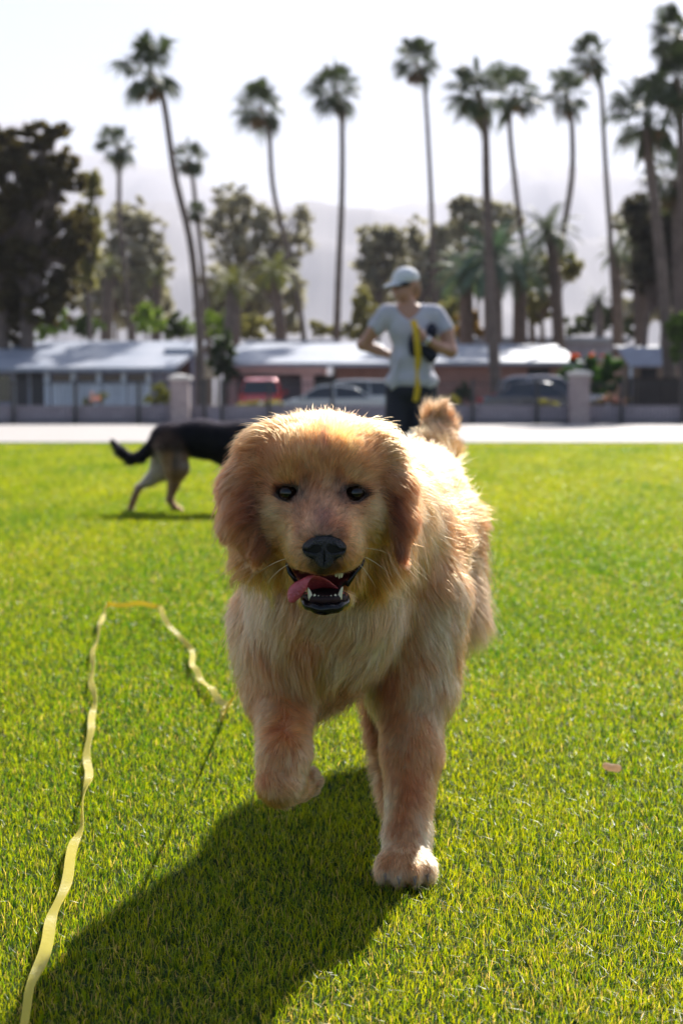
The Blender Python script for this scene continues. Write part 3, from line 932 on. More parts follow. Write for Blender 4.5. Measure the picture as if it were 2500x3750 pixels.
# the left house: long low gable roof, white boards between posts
hs = empty('ranch_house', (X(300), FY, 0), 'blue grey single storey house with a wide white roof at the left', 'house')
xl, xr = X(-420), X(600)
ze, zr = Z(1345, 61), Z(1248, 68)
MB().box(xl, xr, FY, FY + 13, 0, ze - 0.12).build('wall', M_bluewall, hs)
mb = MB()
yr = 68.0
for (y0, z0, y1, z1) in ((FY - 1.0, ze, yr, zr), (yr, zr, FY + 14, ze)):
    mb.add([(xl - .5, y0, z0), (xr + .6, y0, z0), (xr + 1.3, y1, z1), (xl - .5, y1, z1), (xl - .5, y0, z0 - .18), (xr + .6, y0, z0 - .18), (xr + 1.3, y1, z1 - .18), (xl - .5, y1, z1 - .18)],
           [(0, 1, 2, 3), (7, 6, 5, 4), (0, 4, 5, 1), (1, 5, 6, 2), (3, 2, 6, 7), (0, 3, 7, 4)])
rf = mb.build('roof', M_white_roof, hs)
for k in range(1, 9):       # standing seams
    pass
mb = MB(); mb.box(xl - .5, xr + .6, FY - 1.09, FY - 1.003, ze - .24, ze + .03, 0.01); mb.build('gutter', M_fascia, rf)
mb = MB(); mb.lathe([(0.62, 0), (0.60, 0.12), (0.46, 0.30), (0.22, 0.40), (0.02, 0.43)], (X(298, 66), 66.4, Z(1262, 66.4) - 0.15), 20)
mb.build('skylight', mat('skylight_dome', (0.75, 0.8, 0.85), 0.06, spec=0.9), rf, smooth=True)
mb = MB(); mb.box(X(620, 66) - .25, X(620, 66) + .25, 67, 67.5, zr - 0.35, zr + 0.30, 0.03); mb.build('chimney', M_board, rf)
mb = MB(); mb.lathe([(0.16, 0), (0.16, 0.3), (0.22, 0.32), (0.05, 0.42)], (X(430, 65), 65, Z(1275, 65) - 0.12), 14); mb.build('vent', mat('bright_vent', (0.8, 0.8, 0.82), 0.15, metal=0.8), rf, smooth=True)
mb = MB(); mb.box(X(-60, 64), X(75, 64), 63.6, 65.2, Z(1300, 64), Z(1270, 64), 0.03); mb.build('roof_unit', mat('cream_unit', (0.62, 0.50, 0.36), 0.7), rf)
pc = [180, 275, 368, 458, 548]
for a, b in zip(pc[:-1], pc[1:]):
    mb = MB()
    xa, xb = X(a + 9, FY - .3), X(b - 9, FY - .3)
    k = 10
    for i in range(k):
        x0 = xa + (xb - xa) * i / k
        mb.box(x0 + 0.01, x0 + (xb - xa) / k - 0.012, FY - 0.34, FY - 0.30, 0.12, Z(1402, FY))
    mb.build('board_screen', M_board, hs)
    w = MB().box(xa, xb, FY - 0.03, FY + .02, Z(1396), Z(1372)).build('window', mat('warm_pane', (0.10, 0.06, 0.05), 0.2), hs)
for a in pc:
    MB().box(X(a - 8), X(a + 8), FY - .42, FY - .28, 0, ze - .12, 0.01).build('post', M_board, hs)
for a, b in ((60, 102), (115, 160)):
    MB().box(X(a), X(b), FY - 0.05, FY + .02, 0.1, Z(1360)).build('door', M_dark, hs)  # flat dark panel painted as the shade inside an opening
    MB().box(X(a) - .06, X(a) - .002, FY - 0.07, FY + .02, 0.1, Z(1358)).build('door_frame', M_fascia, hs)
MB().box(X(-60), X(40), FY - 0.05, FY + .02, 0.8, Z(1375)).build('window', M_glass, hs)
# carport at its side
cp = empty('carport', (X(660), 66, 0), 'shaded carport between the blue grey house and the palm trunk', 'carport')
MB().box(X(608, 65), X(716, 65), 64.4, 71, Z(1300, 65), Z(1278, 65), 0.02).build('roof', M_white_roof, cp)
MB().box(X(608, 65) + .1, X(716, 65) - .1, 69.5, 69.7, 0, Z(1302, 65)).build('wall', M_brown, cp)
for q in (616, 708):
    MB().box(X(q, 65) - .08, X(q, 65) + .08, 64.5, 64.66, 0, Z(1300.5, 65)).build('post', M_bluewall, cp)

# the long pink and brown house with its garage
hs = empty('ranch_house', (X(1500), FY, 0), 'long pink and brown house with garage and white roof behind the parked cars', 'house')
xg0, xg1, xe = X(842), X(1190), X(2075)
zg = Z(1372); zt = Z(1330)
MB().box(xg0, X(872), FY - 1, FY + 9, 0, zg).build('wall', M_pink, hs)
MB().box(X(1106), X(1150), FY - 1, FY + 9, 0, zg).build('wall', M_pink, hs)
MB().box(xg0 - .25, xg1, FY - 1.15, FY + 9, zg, zt - .02, 0.02).build('fascia', M_pink, hs)
mb = MB()
xa, xb = X(872) + .003, X(1106) - .003
for i in range(24):
    x0 = xa + (xb - xa) * i / 24
    mb.box(x0, x0 + (xb - xa) / 24 - .02, FY + .3, FY + .35, 0, zg - .003)
mb.box(xa, xb, FY + .36, FY + .4, 0, zg - .003)
mb.build('garage_door', M_door, hs)
MB().box(X(1150) + .003, X(1232), FY + .4, FY + .5, 0, zg - .003).build('door', M_dark, hs)  # dark sheet standing in for the shaded opening beside the garage
MB().box(X(1232), xe, FY, FY + 9, 0, Z(1326)).build('wall', M_brown, hs)
mb = MB()
def roof_slab(mb, x0, x1, y0, z0, y1, z1, th=0.16, inset=0.0):
    mb.add([(x0, y0, z0), (x1, y0, z0), (x1 - inset, y1, z1), (x0 + inset, y1, z1), (x0, y0, z0 - th), (x1, y0, z0 - th), (x1 - inset, y1, z1 - th), (x0 + inset, y1, z1 - th)],
           [(0, 1, 2, 3), (7, 6, 5, 4), (0, 4, 5, 1), (1, 5, 6, 2), (3, 2, 6, 7), (0, 3, 7, 4)])
roof_slab(mb, xg0 - .4, X(1455), FY - 1.5, Z(1328, FY - 1.5) , 67.5, Z(1256, 67.5), inset=0.5)
rf = mb.build('roof', M_white_roof, hs)
mb = MB(); roof_slab(mb, X(1455) + .01, xe + .5, FY - .8, Z(1324, FY - .8), 67.5, Z(1260, 67.5), inset=0.2)
rf2 = mb.build('roof', M_white_roof, hs)
mb = MB(); mb.box(X(900, 69), X(1240, 69), 68, 72, Z(1256, 68), Z(1246, 68), 0.02); mb.build('roof', M_white_roof, hs)
mb = MB(); mb.box(X(1252, 66) - .22, X(1252, 66) + .22, 66, 66.4, Z(1285, 66), Z(1232, 66), 0.03); mb.build('chimney', M_board, rf)
wn = MB().box(X(1618), X(1762), FY - .04, FY + .02, Z(1390), Z(1342)).build('window', M_brown, hs)
for i in range(5):
    a = 1624 + i * 27.5
    MB().box(X(a), X(a + 23), FY - .06, FY - .03, Z(1385), Z(1348)).build('pane', mat('pale_pane', (0.42, 0.42, 0.46), 0.15), wn)
MB().box(X(1930), X(2010), FY - .04, FY + .02, 0.5, Z(1346)).build('window', M_dark, hs)  # opening's inner shade put into a near-black panel
# a roof beyond
hs = empty('far_house', (X(1950, 84), 84, 0), 'low flat grey blue roof seen over the ridge of the long brown house', 'house')
MB().box(X(1655, 84), X(2290, 84), 84, 94, 0, Z(1256, 84)).build('wall', M_bluewall, hs)
MB().box(X(1645, 84), X(2300, 84), 83.4, 95, Z(1256, 84) + .003, Z(1236, 84), 0.02).build('roof', mat('blue_grey_roof', (0.33, 0.36, 0.44), 0.6, noise=(1, 0.3)), hs)
# the right-hand house with a blue shade awning
hs = empty('corner_house', (X(2400), FY, 0), 'shaded tan house with a sloping blue grey awning at the right edge', 'house')
MB().box(X(2290), X(2900), FY + 1, FY + 9, 0, Z(1300)).build('wall', mat('tan_render', (0.40, 0.30, 0.24), 0.85, noise=(2, 0.4, (0.16, 0.12, 0.11))), hs)
mb = MB(); roof_slab(mb, X(2275), X(2440), FY - 1.6, Z(1338, FY - 1.6), FY + 1.2, Z(1272, FY + 1.2), 0.05)
mb.build('awning', mat('blue_canvas', (0.30, 0.33, 0.42), 0.7, noise=(3, 0.3)), hs)
mb = MB(); roof_slab(mb, X(2380), X(2950), FY + 0.9, Z(1292, FY), FY + 9, Z(1262, FY + 8), 0.15)
mb.build('roof', mat('grey_roof', (0.30, 0.31, 0.36), 0.7), hs)
MB().box(X(2360), X(2420), FY + .95, FY + 1.02, 0, Z(1345)).build('door', M_dark, hs)
for q in (2282, 2432):
    MB().box(X(q) - .06, X(q) + .06, FY - 1.55, FY - 1.43, 0, Z(1342, FY - 1.6)).build('post', M_board, hs)
dk = empty('garden_fence', (X(2420, 57), 57, 0), 'dark slatted garden fence below the palms at the right', 'fence')
mb = MB()
for i in range(30):
    x = X(2295, 57) + i * 0.19
    mb.box(x, x + .17, 57, 57.03, 0, 1.75 + 0.02 * (i % 3))
mb.build('slats', mat('dark_timber', (0.05, 0.035, 0.03), 0.8, noise=(3, 0.4)), dk)
for i in range(4):
    x = X(2295, 57) + i * 1.9
    MB().box(x, x + .1, 57.035, 57.13, 0, 1.8).build('post', M_iron, dk)

# ------------------------------------------------------------------ cars
M_tyre = mat('tyre', (0.02, 0.02, 0.02), 0.85)
M_rim = mat('alloy', (0.55, 0.56, 0.58), 0.3, metal=0.9)
M_red_l = mat('red_lens', (0.55, 0.015, 0.015), 0.15)
M_white_l = mat('clear_lens', (0.8, 0.82, 0.85), 0.08)
M_plate = mat('plate', (0.7, 0.7, 0.75), 0.4)
def car(label, loc, ang, paint, L=4.5, W=1.8, Hh=1.45, kind='sedan', rough=0.22):
    """side profile lofted across the width with tumblehome; nose towards +x before turning"""
    t = empty('parked_car', loc, label, 'car', 'cars parked behind the block wall')
    mp = mat('car_paint', paint, rough, metal=0.15, spec=0.7, coat=1.0)
    h = Hh
    if kind == 'sedan':
        low = [(-.5, .30), (-.505, .45), (-.5, .60), (-.485, .66), (-.36, .68), (-.34, .69), (.16, .66), (.20, .655), (.42, .56), (.49, .47), (.505, .36), (.5, .25)]
        top = [(-.36, .675), (-.24, .93), (-.12, .995), (.0, 1.0), (.08, .96), (.22, .65)]
    elif kind == 'suv':
        low = [(-.5, .28), (-.51, .42), (-.505, .56), (-.5, .62), (-.45, .64), (-.3, .64), (.18, .62), (.22, .615), (.42, .58), (.485, .52), (.505, .38), (.5, .22)]
        top = [(-.485, .63), (-.44, .92), (-.36, .985), (-.1, 1.0), (.06, .97), (.25, .61)]
    def P(q, w_): return (q[0] * L, w_, q[1] * h)
    # lower body: stations across the width
    ws = [(-.5, .90, .0), (-.49, .97, .0), (-.44, 1.0, .0), (-.2, 1.0, .012), (.2, 1.0, .012), (.44, 1.0, .0), (.49, .97, .0), (.5, .90, .0)]
    z0 = 0.22
    vs, fs = [], []
    n = len(low)
    for a, sc, dz in ws:
        for x, z in low:
            zz = z0 + (z * h - z0) * (1 if abs(a) < .45 else (.99 if abs(a) < .495 else .93))
            vs.append((x * L * sc, a * W, zz + dz))
        vs.append((.47 * L * sc, a * W, z0)); vs.append((-.47 * L * sc, a * W, z0))
    n += 2
    for i in range(len(ws) - 1):
        for k in range(n):
            fs.append((i * n + k, i * n + (k + 1) % n, (i + 1) * n + (k + 1) % n, (i + 1) * n + k))
    fs += [tuple(range(n - 1, -1, -1)), tuple(range((len(ws) - 1) * n, len(ws) * n))]
    body = MB().add(vs, fs).build('body', mp, t, smooth=False, world=False)
    # cabin glass and roof
    vs, fs = [], []
    st = [(-.46, -.46, 0), (-.37, -.37, 1)]
    m_ = len(top)
    def cab(yw_low, yw_top, zmin, zmax, ins):
        v = []
        for x, z in top:
            u = (z - .63) / .37
            u = min(max(u, 0), 1)
            v.append((x * L * (1 - ins), (yw_low + (yw_top - yw_low) * u) * W, z * h))
        return v
    A = cab(-.455, -.36, 0, 1, 0.0); Bc = [(x, -y, z) for x, y, z in A]
    mid1 = [(x, y * .6, z + .02) for x, y, z in A]; mid2 = [(x, -y, z) for x, y, z in mid1]
    rings = [A, mid1, mid2, Bc]
    for rr in rings: vs += rr
    for i in range(3):
        for k in range(m_ - 1):
            fs.append((i * m_ + k, i * m_ + k + 1, (i + 1) * m_ + k + 1, (i + 1) * m_ + k))
    fs += [tuple(range(m_ - 1, -1, -1)), tuple(range(3 * m_, 4 * m_))]
    MB().add(vs, fs).build('glasshouse', M_glass, t, world=False)
    rt = [(x * L, z * h + .012) for x, z in top[1:5]]
    mb = MB()
    vs, fs = [], []
    for sgn in (-.385, -.36, -.2, .2, .36, .385):
        for x, z in rt:
            vs.append((x, sgn * W, z + (.035 if abs(sgn) < .37 else -.015)))
    kq = len(rt)
    for i in range(5):
        for k in range(kq - 1):
            fs.append((i * kq + k, i * kq + k + 1, (i + 1) * kq + k + 1, (i + 1) * kq + k))
    mb.add(vs, fs)
    mb.build('roof', mp, t, smooth=True, world=False)
    for s_ in (-1, 1):      # pillars and mirrors
        mb = MB()
        pp = [(x * L, s_ * (.458 + (-.098) * min(max((z - .63) / .37, 0), 1)) * W, z * h) for x, z in top]
        mb.tube(pp, 0.03, 6)
        xm = (top[2][0] + top[3][0]) / 2 * L
        mb.tube([(xm, s_ * .362 * W, .985 * h), (xm - .05, s_ * .458 * W, .63 * h)], 0.035, 6)
        mb.build('pillar', mp, t, smooth=True, world=False)
        MB().box(top[5][0] * L - .25, top[5][0] * L - .1, s_ * .5 * W + (-.02 if s_ > 0 else -.16), s_ * .5 * W + (.16 if s_ > 0 else .02), .66 * h, .66 * h + .12, .03).build('mirror', mp, t, world=False)
    for sx in (-.31, .32):
        for s_ in (-1, 1):
            r_ = .33 if kind == 'sedan' else .37
            y0 = s_ * (W / 2 - .11)
            wh = MB().lathe([(r_ * .62, -.11), (r_ * .95, -.11), (r_, -.07), (r_, .07), (r_ * .95, .11), (r_ * .62, .11)], (sx * L, y0, r_), 28, 'y').build('wheel', M_tyre, t, smooth=True, world=False)
            MB().lathe([(r_ * .62, -.112), (r_ * .58, -.06), (r_ * .12, -.09), (.01, -.09)] if s_ < 0 else [(r_ * .62, .112), (r_ * .58, .06), (r_ * .12, .09), (.01, .09)], (sx * L, y0, r_), 20, 'y').build('rim', M_rim, wh, world=False)
    for s_ in (-1, 1):
        MB().box(-.512 * L, -.47 * L, s_ * .40 * W - .11, s_ * .40 * W + .11, (.50 if kind == 'sedan' else .52) * h, (.62 if kind == 'sedan' else .80 if False else .64) * h, .02).build('tail_light', M_red_l, t, world=False)
        MB().box(.455 * L, .497 * L, s_ * .36 * W - .16, s_ * .36 * W + .16, .40 * h, .49 * h, .02).build('headlight', M_white_l, t, world=False)
    MB().box(-.522 * L, -.512 * L, -.17, .17, .38 * h, .47 * h).build('number_plate', M_plate, t, world=False)
    MB().box(-.52 * L, -.47 * L, -.45 * W, .45 * W, .24, .24 + .10, .03).build('bumper', mp if kind == 'sedan' else M_tyre, t, world=False)
    t.rotation_euler = (0, 0, ang)
    return t
car('red family car seen from behind in front of the mauve garage door', (at(952, 1480, 57.5)[0], 57.5 + 2.2, 0.01), math.pi / 2, (0.60, 0.03, 0.03), 4.5, 1.72, 1.74, 'suv')
car('low silver sedan in profile behind the golden dog\'s head', (at(1195, 1480, 53.0)[0], 53.2, 0.01), math.pi, (0.50, 0.53, 0.55), 4.6, 1.8, 1.36, 'sedan')
car('white family car with sunlit roof beside the standing woman', (at(1255, 1480, 56.5)[0], 56.8, 0.01), math.pi, (0.65, 0.66, 0.68), 4.4, 1.8, 1.62, 'suv')
car('dark blue sedan parked beside the right stone pillar', (at(1975, 1480, 53.0)[0], 53.2, 0.01), 0.0, (0.03, 0.04, 0.08), 4.4, 1.8, 1.50, 'sedan')
car('pale car parked beyond the dark blue sedan, only its roof showing', (at(2020, 1480, 56.5)[0], 56.6, 0.01), 0.0, (0.45, 0.42, 0.48), 4.4, 1.8, 1.78, 'suv')
# ------------------------------------------------------------------ trees, palms, shrubs
M_palmleaf = mat('palm_leaf', attr='col', rough=0.55, spec=0.3, trans=(1.2, 1.2, 0.6, 0.28, 1))
M_palmbark = mat('palm_bark', (0.17, 0.13, 0.11), 0.9, noise=(2.2, 0.45), bump=(12, 0.6))
M_leaf = mat('tree_leaf', attr='col', rough=0.5, spec=0.3, trans=(1.5, 1.45, 0.9, 0.5, 1))
M_bark = mat('tree_bark', (0.15, 0.115, 0.10), 0.9, noise=(3, 0.4), bump=(14, 0.6))
tr = np.random.default_rng(21)

def fan_palm(label, crown, rad, path, Y, tw=(0.30, 0.19), seed=0, n=30, skirt=8, col=(0.042, 0.058, 0.026), wind=-0.25, squash=1.15):
    r = np.random.default_rng(seed)
    c = at(*crown, Y); R = rad / FPX * Y * 1.3
    P = [at(p[0], p[1], Y + 0.3) for p in path]
    base = P[-1].copy(); base[2] = 0
    t = empty('fan_palm', (base[0], base[1], 0), label, 'palm tree', 'tall fan palms behind the houses')
    pts = [np.array([base[0], base[1], -0.05])] + [np.array([p[0], base[1], p[2]]) for p in P[::-1]] + [c + np.array([0, 0, -R * 0.1])]
    pts = spl(pts, 24)
    tw = (tw[0] * 0.8, tw[1] * 0.72)
    rr = [tw[0] * (1.35 if i == 0 else 1) * (1 - i / 23) + tw[1] * i / 23 for i in range(24)]
    MB().tube(pts, rr, 12).build('trunk', M_palmbark, t, smooth=True)
    V, T, CC = [], [], []
    for i in range(n + skirt):
        dead = i >= n
        az = r.random() * 6.28
        el = (-0.75 - 0.6 * r.random()) if dead else (1.3 - 2.3 * (i / n) ** 0.85 + r.normal() * 0.15)
        pl = R * (0.40 if dead else 0.52) * r.uniform(0.75, 1.15)
        d = np.array([math.cos(az) * math.cos(el) + wind * 0.35, math.sin(az) * math.cos(el), math.sin(el) * squash])
        d = unit(d)
        hub = c + d * pl + np.array([0, 0, -0.10 * R])
        root = c - np.array([0, 0, R * 0.12])
        s_ = unit(np.cross(d, [0, 0, 1.0]) + r.normal(size=3) * 0.25)
        up = np.cross(s_, d)
        base_c = np.array(col) * r.uniform(0.7, 1.5)
        if dead: base_c = np.array((0.16, 0.10, 0.055)) * r.uniform(0.6, 1.2)
        # petiole
        k0 = len(V)
        V += [root - s_ * .03, root + s_ * .03, hub + s_ * .02, hub - s_ * .02]
        T += [(k0, k0 + 1, k0 + 2), (k0, k0 + 2, k0 + 3)]; CC += [base_c * 1.3] * 4
        fr = R * (0.52 if not dead else 0.30) * r.uniform(0.8, 1.15)
        ns = 17
        for j in range(ns):
            a = (j / (ns - 1) - 0.5) * (4.3 if not dead else 1.6)
            dr = d * math.cos(a) + s_ * math.sin(a)
            ln = fr * (1 - 0.22 * abs(a) / 2.1) * r.uniform(0.85, 1.1)
            wv = ln * 0.06
            sd = unit(np.cross(dr, up))
            m1 = hub + dr * ln * 0.55 + up * 0.04 * ln
            tip = hub + dr * ln + np.array([wind * 0.12, 0, -(0.16 + 0.30 * r.random())]) * ln
            k0 = len(V)
            V += [hub, m1 - sd * wv, m1 + sd * wv, tip]
            T += [(k0, k0 + 1, k0 + 2), (k0 + 1, k0 + 3, k0 + 2)]
            cc = base_c * r.uniform(0.8, 1.25)
            CC += [cc, cc, cc, cc * 1.25]
    np_mesh('crown', np.array(V), None, T, mat=M_palmleaf, parent=t, smooth=False, col=np.array(CC))
    return t

PALMS = [
 ('tallest fan palm at the left, leaning trunk rising over the blue grey house', (550, 240), 118, [(597, 360), (640, 640), (700, 900), (728, 1200), (735, 1440)], 57.5, (0.24, 0.15)),
 ('small fan palm beside the big dark pine at the left', (428, 520), 72, [(436, 600), (438, 800), (462, 1050), (478, 1260)], 84, (0.24, 0.16)),
 ('small fan palm just right of the tallest leaning palm', (690, 570), 64, [(705, 650), (722, 800), (750, 1050), (765, 1260)], 90, (0.26, 0.17)),
 ('fan palm with a trunk leaning right, second tall one from the left', (950, 375), 92, [(983, 455), (1000, 690), (1060, 950), (1112, 1240)], 82, (0.24, 0.16)),
 ('straight fan palm standing alone left of the woman', (1228, 315), 100, [(1250, 420), (1252, 700), (1240, 1000), (1232, 1260)], 78, (0.28, 0.17)),
 ('slim fan palm right above the woman\'s cap with a ragged crown', (1522, 215), 82, [(1552, 300), (1572, 600), (1582, 850), (1590, 1260)], 84, (0.22, 0.15)),
 ('fan palm with wide crown and thick base in front of the brown house', (1750, 320), 118, [(1775, 450), (1782, 700), (1798, 1100), (1815, 1440)], 57.5, (0.34, 0.15)),
 ('fan palm whose crown overlaps the wide one, trunk leaning right', (1885, 330), 94, [(1865, 450), (1895, 750), (1930, 1000), (1950, 1260)], 82, (0.26, 0.17)),
 ('fan palm with a curved trunk bending left at its foot, right of centre', (2075, 335), 90, [(2092, 440), (2094, 640), (2062, 850), (2048, 1000), (2040, 1260)], 80, (0.30, 0.17)),
 ('tall slim fan palm with the highest crown right of centre', (2170, 195), 82, [(2198, 300), (2216, 600), (2236, 900), (2256, 1290)], 76, (0.22, 0.14)),
 ('stout dark fan palm near the right edge, lower crown', (2370, 400), 140, [(2372, 540), (2402, 800), (2432, 1100), (2452, 1440)], 58, (0.34, 0.24)),
 ('dark fan palm with its crown cut by the right edge', (2475, 270), 120, [(2490, 400), (2500, 800), (2510, 1440)], 60, (0.30, 0.22)),
 ('topmost fan palm crown in the upper right corner', (2480, 110), 100, [(2520, 220), (2540, 700), (2560, 1440)], 61, (0.28, 0.2)),
]
for i, (lb, cr, rd, pa, Y, tw) in enumerate(PALMS):
    fan_palm(lb, cr, rd, pa, Y, tw, seed=40 + i)
fan_palm('short fan palm between the grey trees left of the leaning trunk', (722, 770), 42, [(728, 820), (740, 1000), (752, 1260)], 88, (0.2, 0.15), seed=71)
fan_palm('low fan palm with a drooping skirt below the right crowns', (2470, 640), 110, [(2480, 760), (2485, 1000), (2490, 1440)], 63, (0.4, 0.3), seed=72, skirt=20)


def leafy(V, T, CC, c, rad, n, size, col, r, clumps=14, flat=0.7, var=0.5):
    """leaf clusters scattered through an uneven crown volume"""
    c = np.array(c); rad = np.array(rad)
    u = unit(r.normal(size=(clumps, 3))) * (r.random((clumps, 1)) ** 0.5) * 1.05
    cc = c + u * rad
    cr = rad.mean() * r.uniform(0.12, 0.36, clumps)
    which = r.integers(0, clumps, n)
    p = cc[which] + unit(r.normal(size=(n, 3))) * (cr[which] * r.random(n) ** 0.7)[:, None] * np.array([1, 1, flat])
    a = unit(r.normal(size=(n, 3))); b = unit(np.cross(a, r.normal(size=(n, 3))))
    s = size * r.uniform(0.5, 1.3, n)[:, None]
    k0 = sum(len(v) for v in V)
    q = np.stack([p - a * s, p + b * s * 0.45, p + a * s, p - b * s * 0.45], 1)
    V.append(q.reshape(-1, 3))
    i = k0 + np.arange(n)[:, None] * 4
    T.append(np.concatenate([i + np.array([[0, 1, 2]]), i + np.array([[0, 2, 3]])]))
    tone = (1 + (r.random(clumps) - 0.5) * var)[which]
    k = np.array(col)[None] * (tone * r.uniform(0.75, 1.25, n))[:, None]
    CC.append(np.repeat(k, 4, 0))
    return cc

def tree(name, label, cat, lobes, Y, trunks, col, seed, n=2600, size=0.16, group=None, twr=0.16, depth=0.7, clumps=60):
    """lobes: (px, py, rx, ry) in photo pixels at depth Y"""
    r = np.random.default_rng(seed)
    b = at(trunks[0][-1][0] if trunks else lobes[0][0], 1480, Y)
    t = empty(name, (b[0], Y, 0), label, cat, group)
    V, T, CC = [], [], []
    mb = MB()
    tot = sum(l[2] * l[3] for l in lobes)
    cents = []
    for (px, py, rx, ry) in lobes:
        c = at(px, py, Y + r.uniform(-0.5, 0.5)); s = Y / FPX
        cs = leafy(V, T, CC, c, (rx * s, min(rx, ry) * s * depth, ry * s), int(n * rx * ry / tot), size, col, r, clumps)
        cents.append((c, cs))
    for tk in trunks:
        pts = [np.array([at(tk[-1][0], 1480, Y)[0], Y, -0.05])] + [at(p[0], p[1], Y) for p in tk[::-1]]
        pts = spl(pts, 10)
        mb.tube(pts, [twr * (1.3 - i / 9 * 0.9) for i in range(10)], 8)
        tip = pts[-1]
        for c, cs in cents:
            if abs(c[0] - tip[0]) < 4.5:
                for q in cs[:6]:
                    st = pts[6]
                    mb.tube([st, st * 0.5 + q * 0.5 + np.array([0, 0, 0.25]), q], [twr * .4, twr * .25, twr * .1], 5)
    if trunks: mb.build('trunk', M_bark, t, smooth=True)
    V = np.concatenate(V); T = np.concatenate(T); CC = np.concatenate(CC)
    np_mesh('crown' if trunks else 'foliage', V, None, T, mat=M_leaf, parent=t, smooth=False, col=CC)
    return t

DKG = (0.080, 0.066, 0.028); OLV = (0.24, 0.23, 0.10); GRY = (0.32, 0.31, 0.28); YEL = (0.22, 0.22, 0.035); BLG = (0.09, 0.14, 0.11)
tree('pine_tree', 'big dark dense pine filling the left edge', 'pine tree',
     [(60, 540, 110, 90), (180, 500, 90, 60), (120, 660, 180, 130), (215, 640, 80, 90), (90, 830, 190, 150), (250, 860, 90, 110), (60, 1010, 150, 130), (200, 1020, 130, 90), (40, 1160, 120, 90), (-60, 800, 150, 320), (180, 1130, 90, 70)],
     66, [[(90, 700), (95, 1000), (100, 1230)], [(20, 760), (10, 1100)]], DKG, 5, n=42000, size=0.20, twr=0.32, clumps=40)
tree('tall_tree', 'olive tree edge lit beside the big dark pine', 'tree', [(310, 800, 60, 70), (325, 900, 60, 80), (290, 1000, 60, 70), (340, 680, 40, 60)], 70, [[(320, 850), (330, 1250)]], OLV, 6, n=4200, size=0.2)
tree('grey_tree', 'grey thin tree just right of the pine, behind the small palm', 'tree', [(470, 790, 85, 80), (540, 850, 70, 90), (500, 960, 100, 90), (580, 960, 50, 100), (420, 900, 50, 80), (560, 1080, 50, 70), (480, 1080, 80, 60)], 95,
     [[(500, 900), (490, 1240)], [(590, 940), (580, 1240)], [(420, 1000), (405, 1240)]], GRY, 7, n=17000, size=0.14, group='grey trees behind the houses')
tree('grey_tree', 'grey airy tree between the tallest palm and the leaning palm', 'tree', [(850, 730, 70, 60), (900, 800, 110, 70), (800, 830, 50, 90), (980, 850, 80, 80), (1110, 790, 40, 50), (1090, 880, 60, 60), (880, 930, 110, 80), (1020, 960, 70, 60)], 98,
     [[(880, 850), (860, 1240)], [(980, 880), (1010, 1240)]], GRY, 8, n=20000, size=0.14, group='grey trees behind the houses')
tree('grey_tree', 'round grey tree just left of the woman\'s cap', 'tree', [(1370, 880, 70, 70), (1350, 970, 55, 70), (1440, 900, 50, 80), (1400, 1010, 60, 60)], 96, [[(1390, 950), (1385, 1240)]], GRY, 9, n=5000, size=0.24, group='grey trees behind the houses')
tree('grey_tree', 'wispy grey tree right behind the woman\'s head', 'tree', [(1520, 870, 45, 80), (1580, 920, 50, 90), (1540, 1010, 60, 80), (1620, 870, 40, 60)], 94, [[(1540, 950), (1545, 1250)], [(1600, 950), (1600, 1250)]], GRY, 10, n=3200, size=0.22, group='grey trees behind the houses')
tree('grey_tree', 'grey tree behind the wide palm trunk', 'tree', [(1700, 760, 50, 60), (1760, 790, 90, 60), (1680, 850, 60, 60), (1860, 800, 50, 60), (1800, 870, 90, 60)], 97, [[(1750, 850), (1750, 1240)]], GRY, 11, n=5000, size=0.24, group='grey trees behind the houses')
tree('grey_tree', 'wide hazy grey tree low behind the leaning palm trunks', 'tree', [(800, 1040, 80, 80), (930, 1080, 90, 70), (1060, 1090, 60, 90), (870, 1160, 110, 60), (1040, 1190, 60, 40), (760, 1150, 50, 80)], 104, [[(900, 1080), (905, 1250)]], GRY, 31, n=16000, size=0.2, group='grey trees behind the houses')
tree('grey_tree', 'hazy grey tree low behind the small palm and the pine', 'tree', [(380, 1050, 60, 90), (450, 1110, 70, 90), (330, 1120, 60, 80), (600, 1130, 40, 70)], 104, [[(420, 1080), (425, 1250)]], GRY, 32, n=12000, size=0.2, group='grey trees behind the houses')
tree('grey_tree', 'hazy grey tree low on both sides of the woman\'s head', 'tree', [(1380, 1080, 70, 80), (1580, 1080, 70, 90), (1480, 1000, 60, 80), (1660, 960, 60, 90), (1640, 1100, 60, 80)], 103, [[(1560, 1080), (1565, 1250)]], GRY, 33, n=15000, size=0.2, group='grey trees behind the houses')
tree('grey_tree', 'hazy grey tree at the far right behind the stout palm trunk', 'tree', [(2310, 820, 60, 70), (2300, 1000, 50, 80), (2370, 900, 70, 80), (2390, 1120, 80, 70), (2310, 1130, 50, 60)], 100, [[(2350, 1000), (2350, 1250)]], GRY, 34, n=12000, size=0.2, group='grey trees behind the houses')
tree('olive_tree', 'pale olive green tree right of the blue green bushy one', 'tree', [(1980, 1000, 50, 70), (1970, 1120, 60, 60), (2090, 980, 40, 50)], 78, [[(1980, 1050), (1985, 1250)]], OLV, 13, n=3000, size=0.2)
tree('side_tree', 'dark sprawling tree below the palms at the right edge', 'tree', [(2330, 760, 50, 60), (2400, 850, 90, 90), (2480, 800, 70, 110), (2460, 950, 100, 90), (2370, 1000, 70, 80), (2480, 1080, 70, 70), (2540, 900, 80, 250)], 70, [[(2400, 950), (2360, 1260)], [(2480, 950), (2480, 1260)], [(2440, 1000), (2425, 1260)]], (0.075, 0.07, 0.055), 14, n=11000, size=0.22)
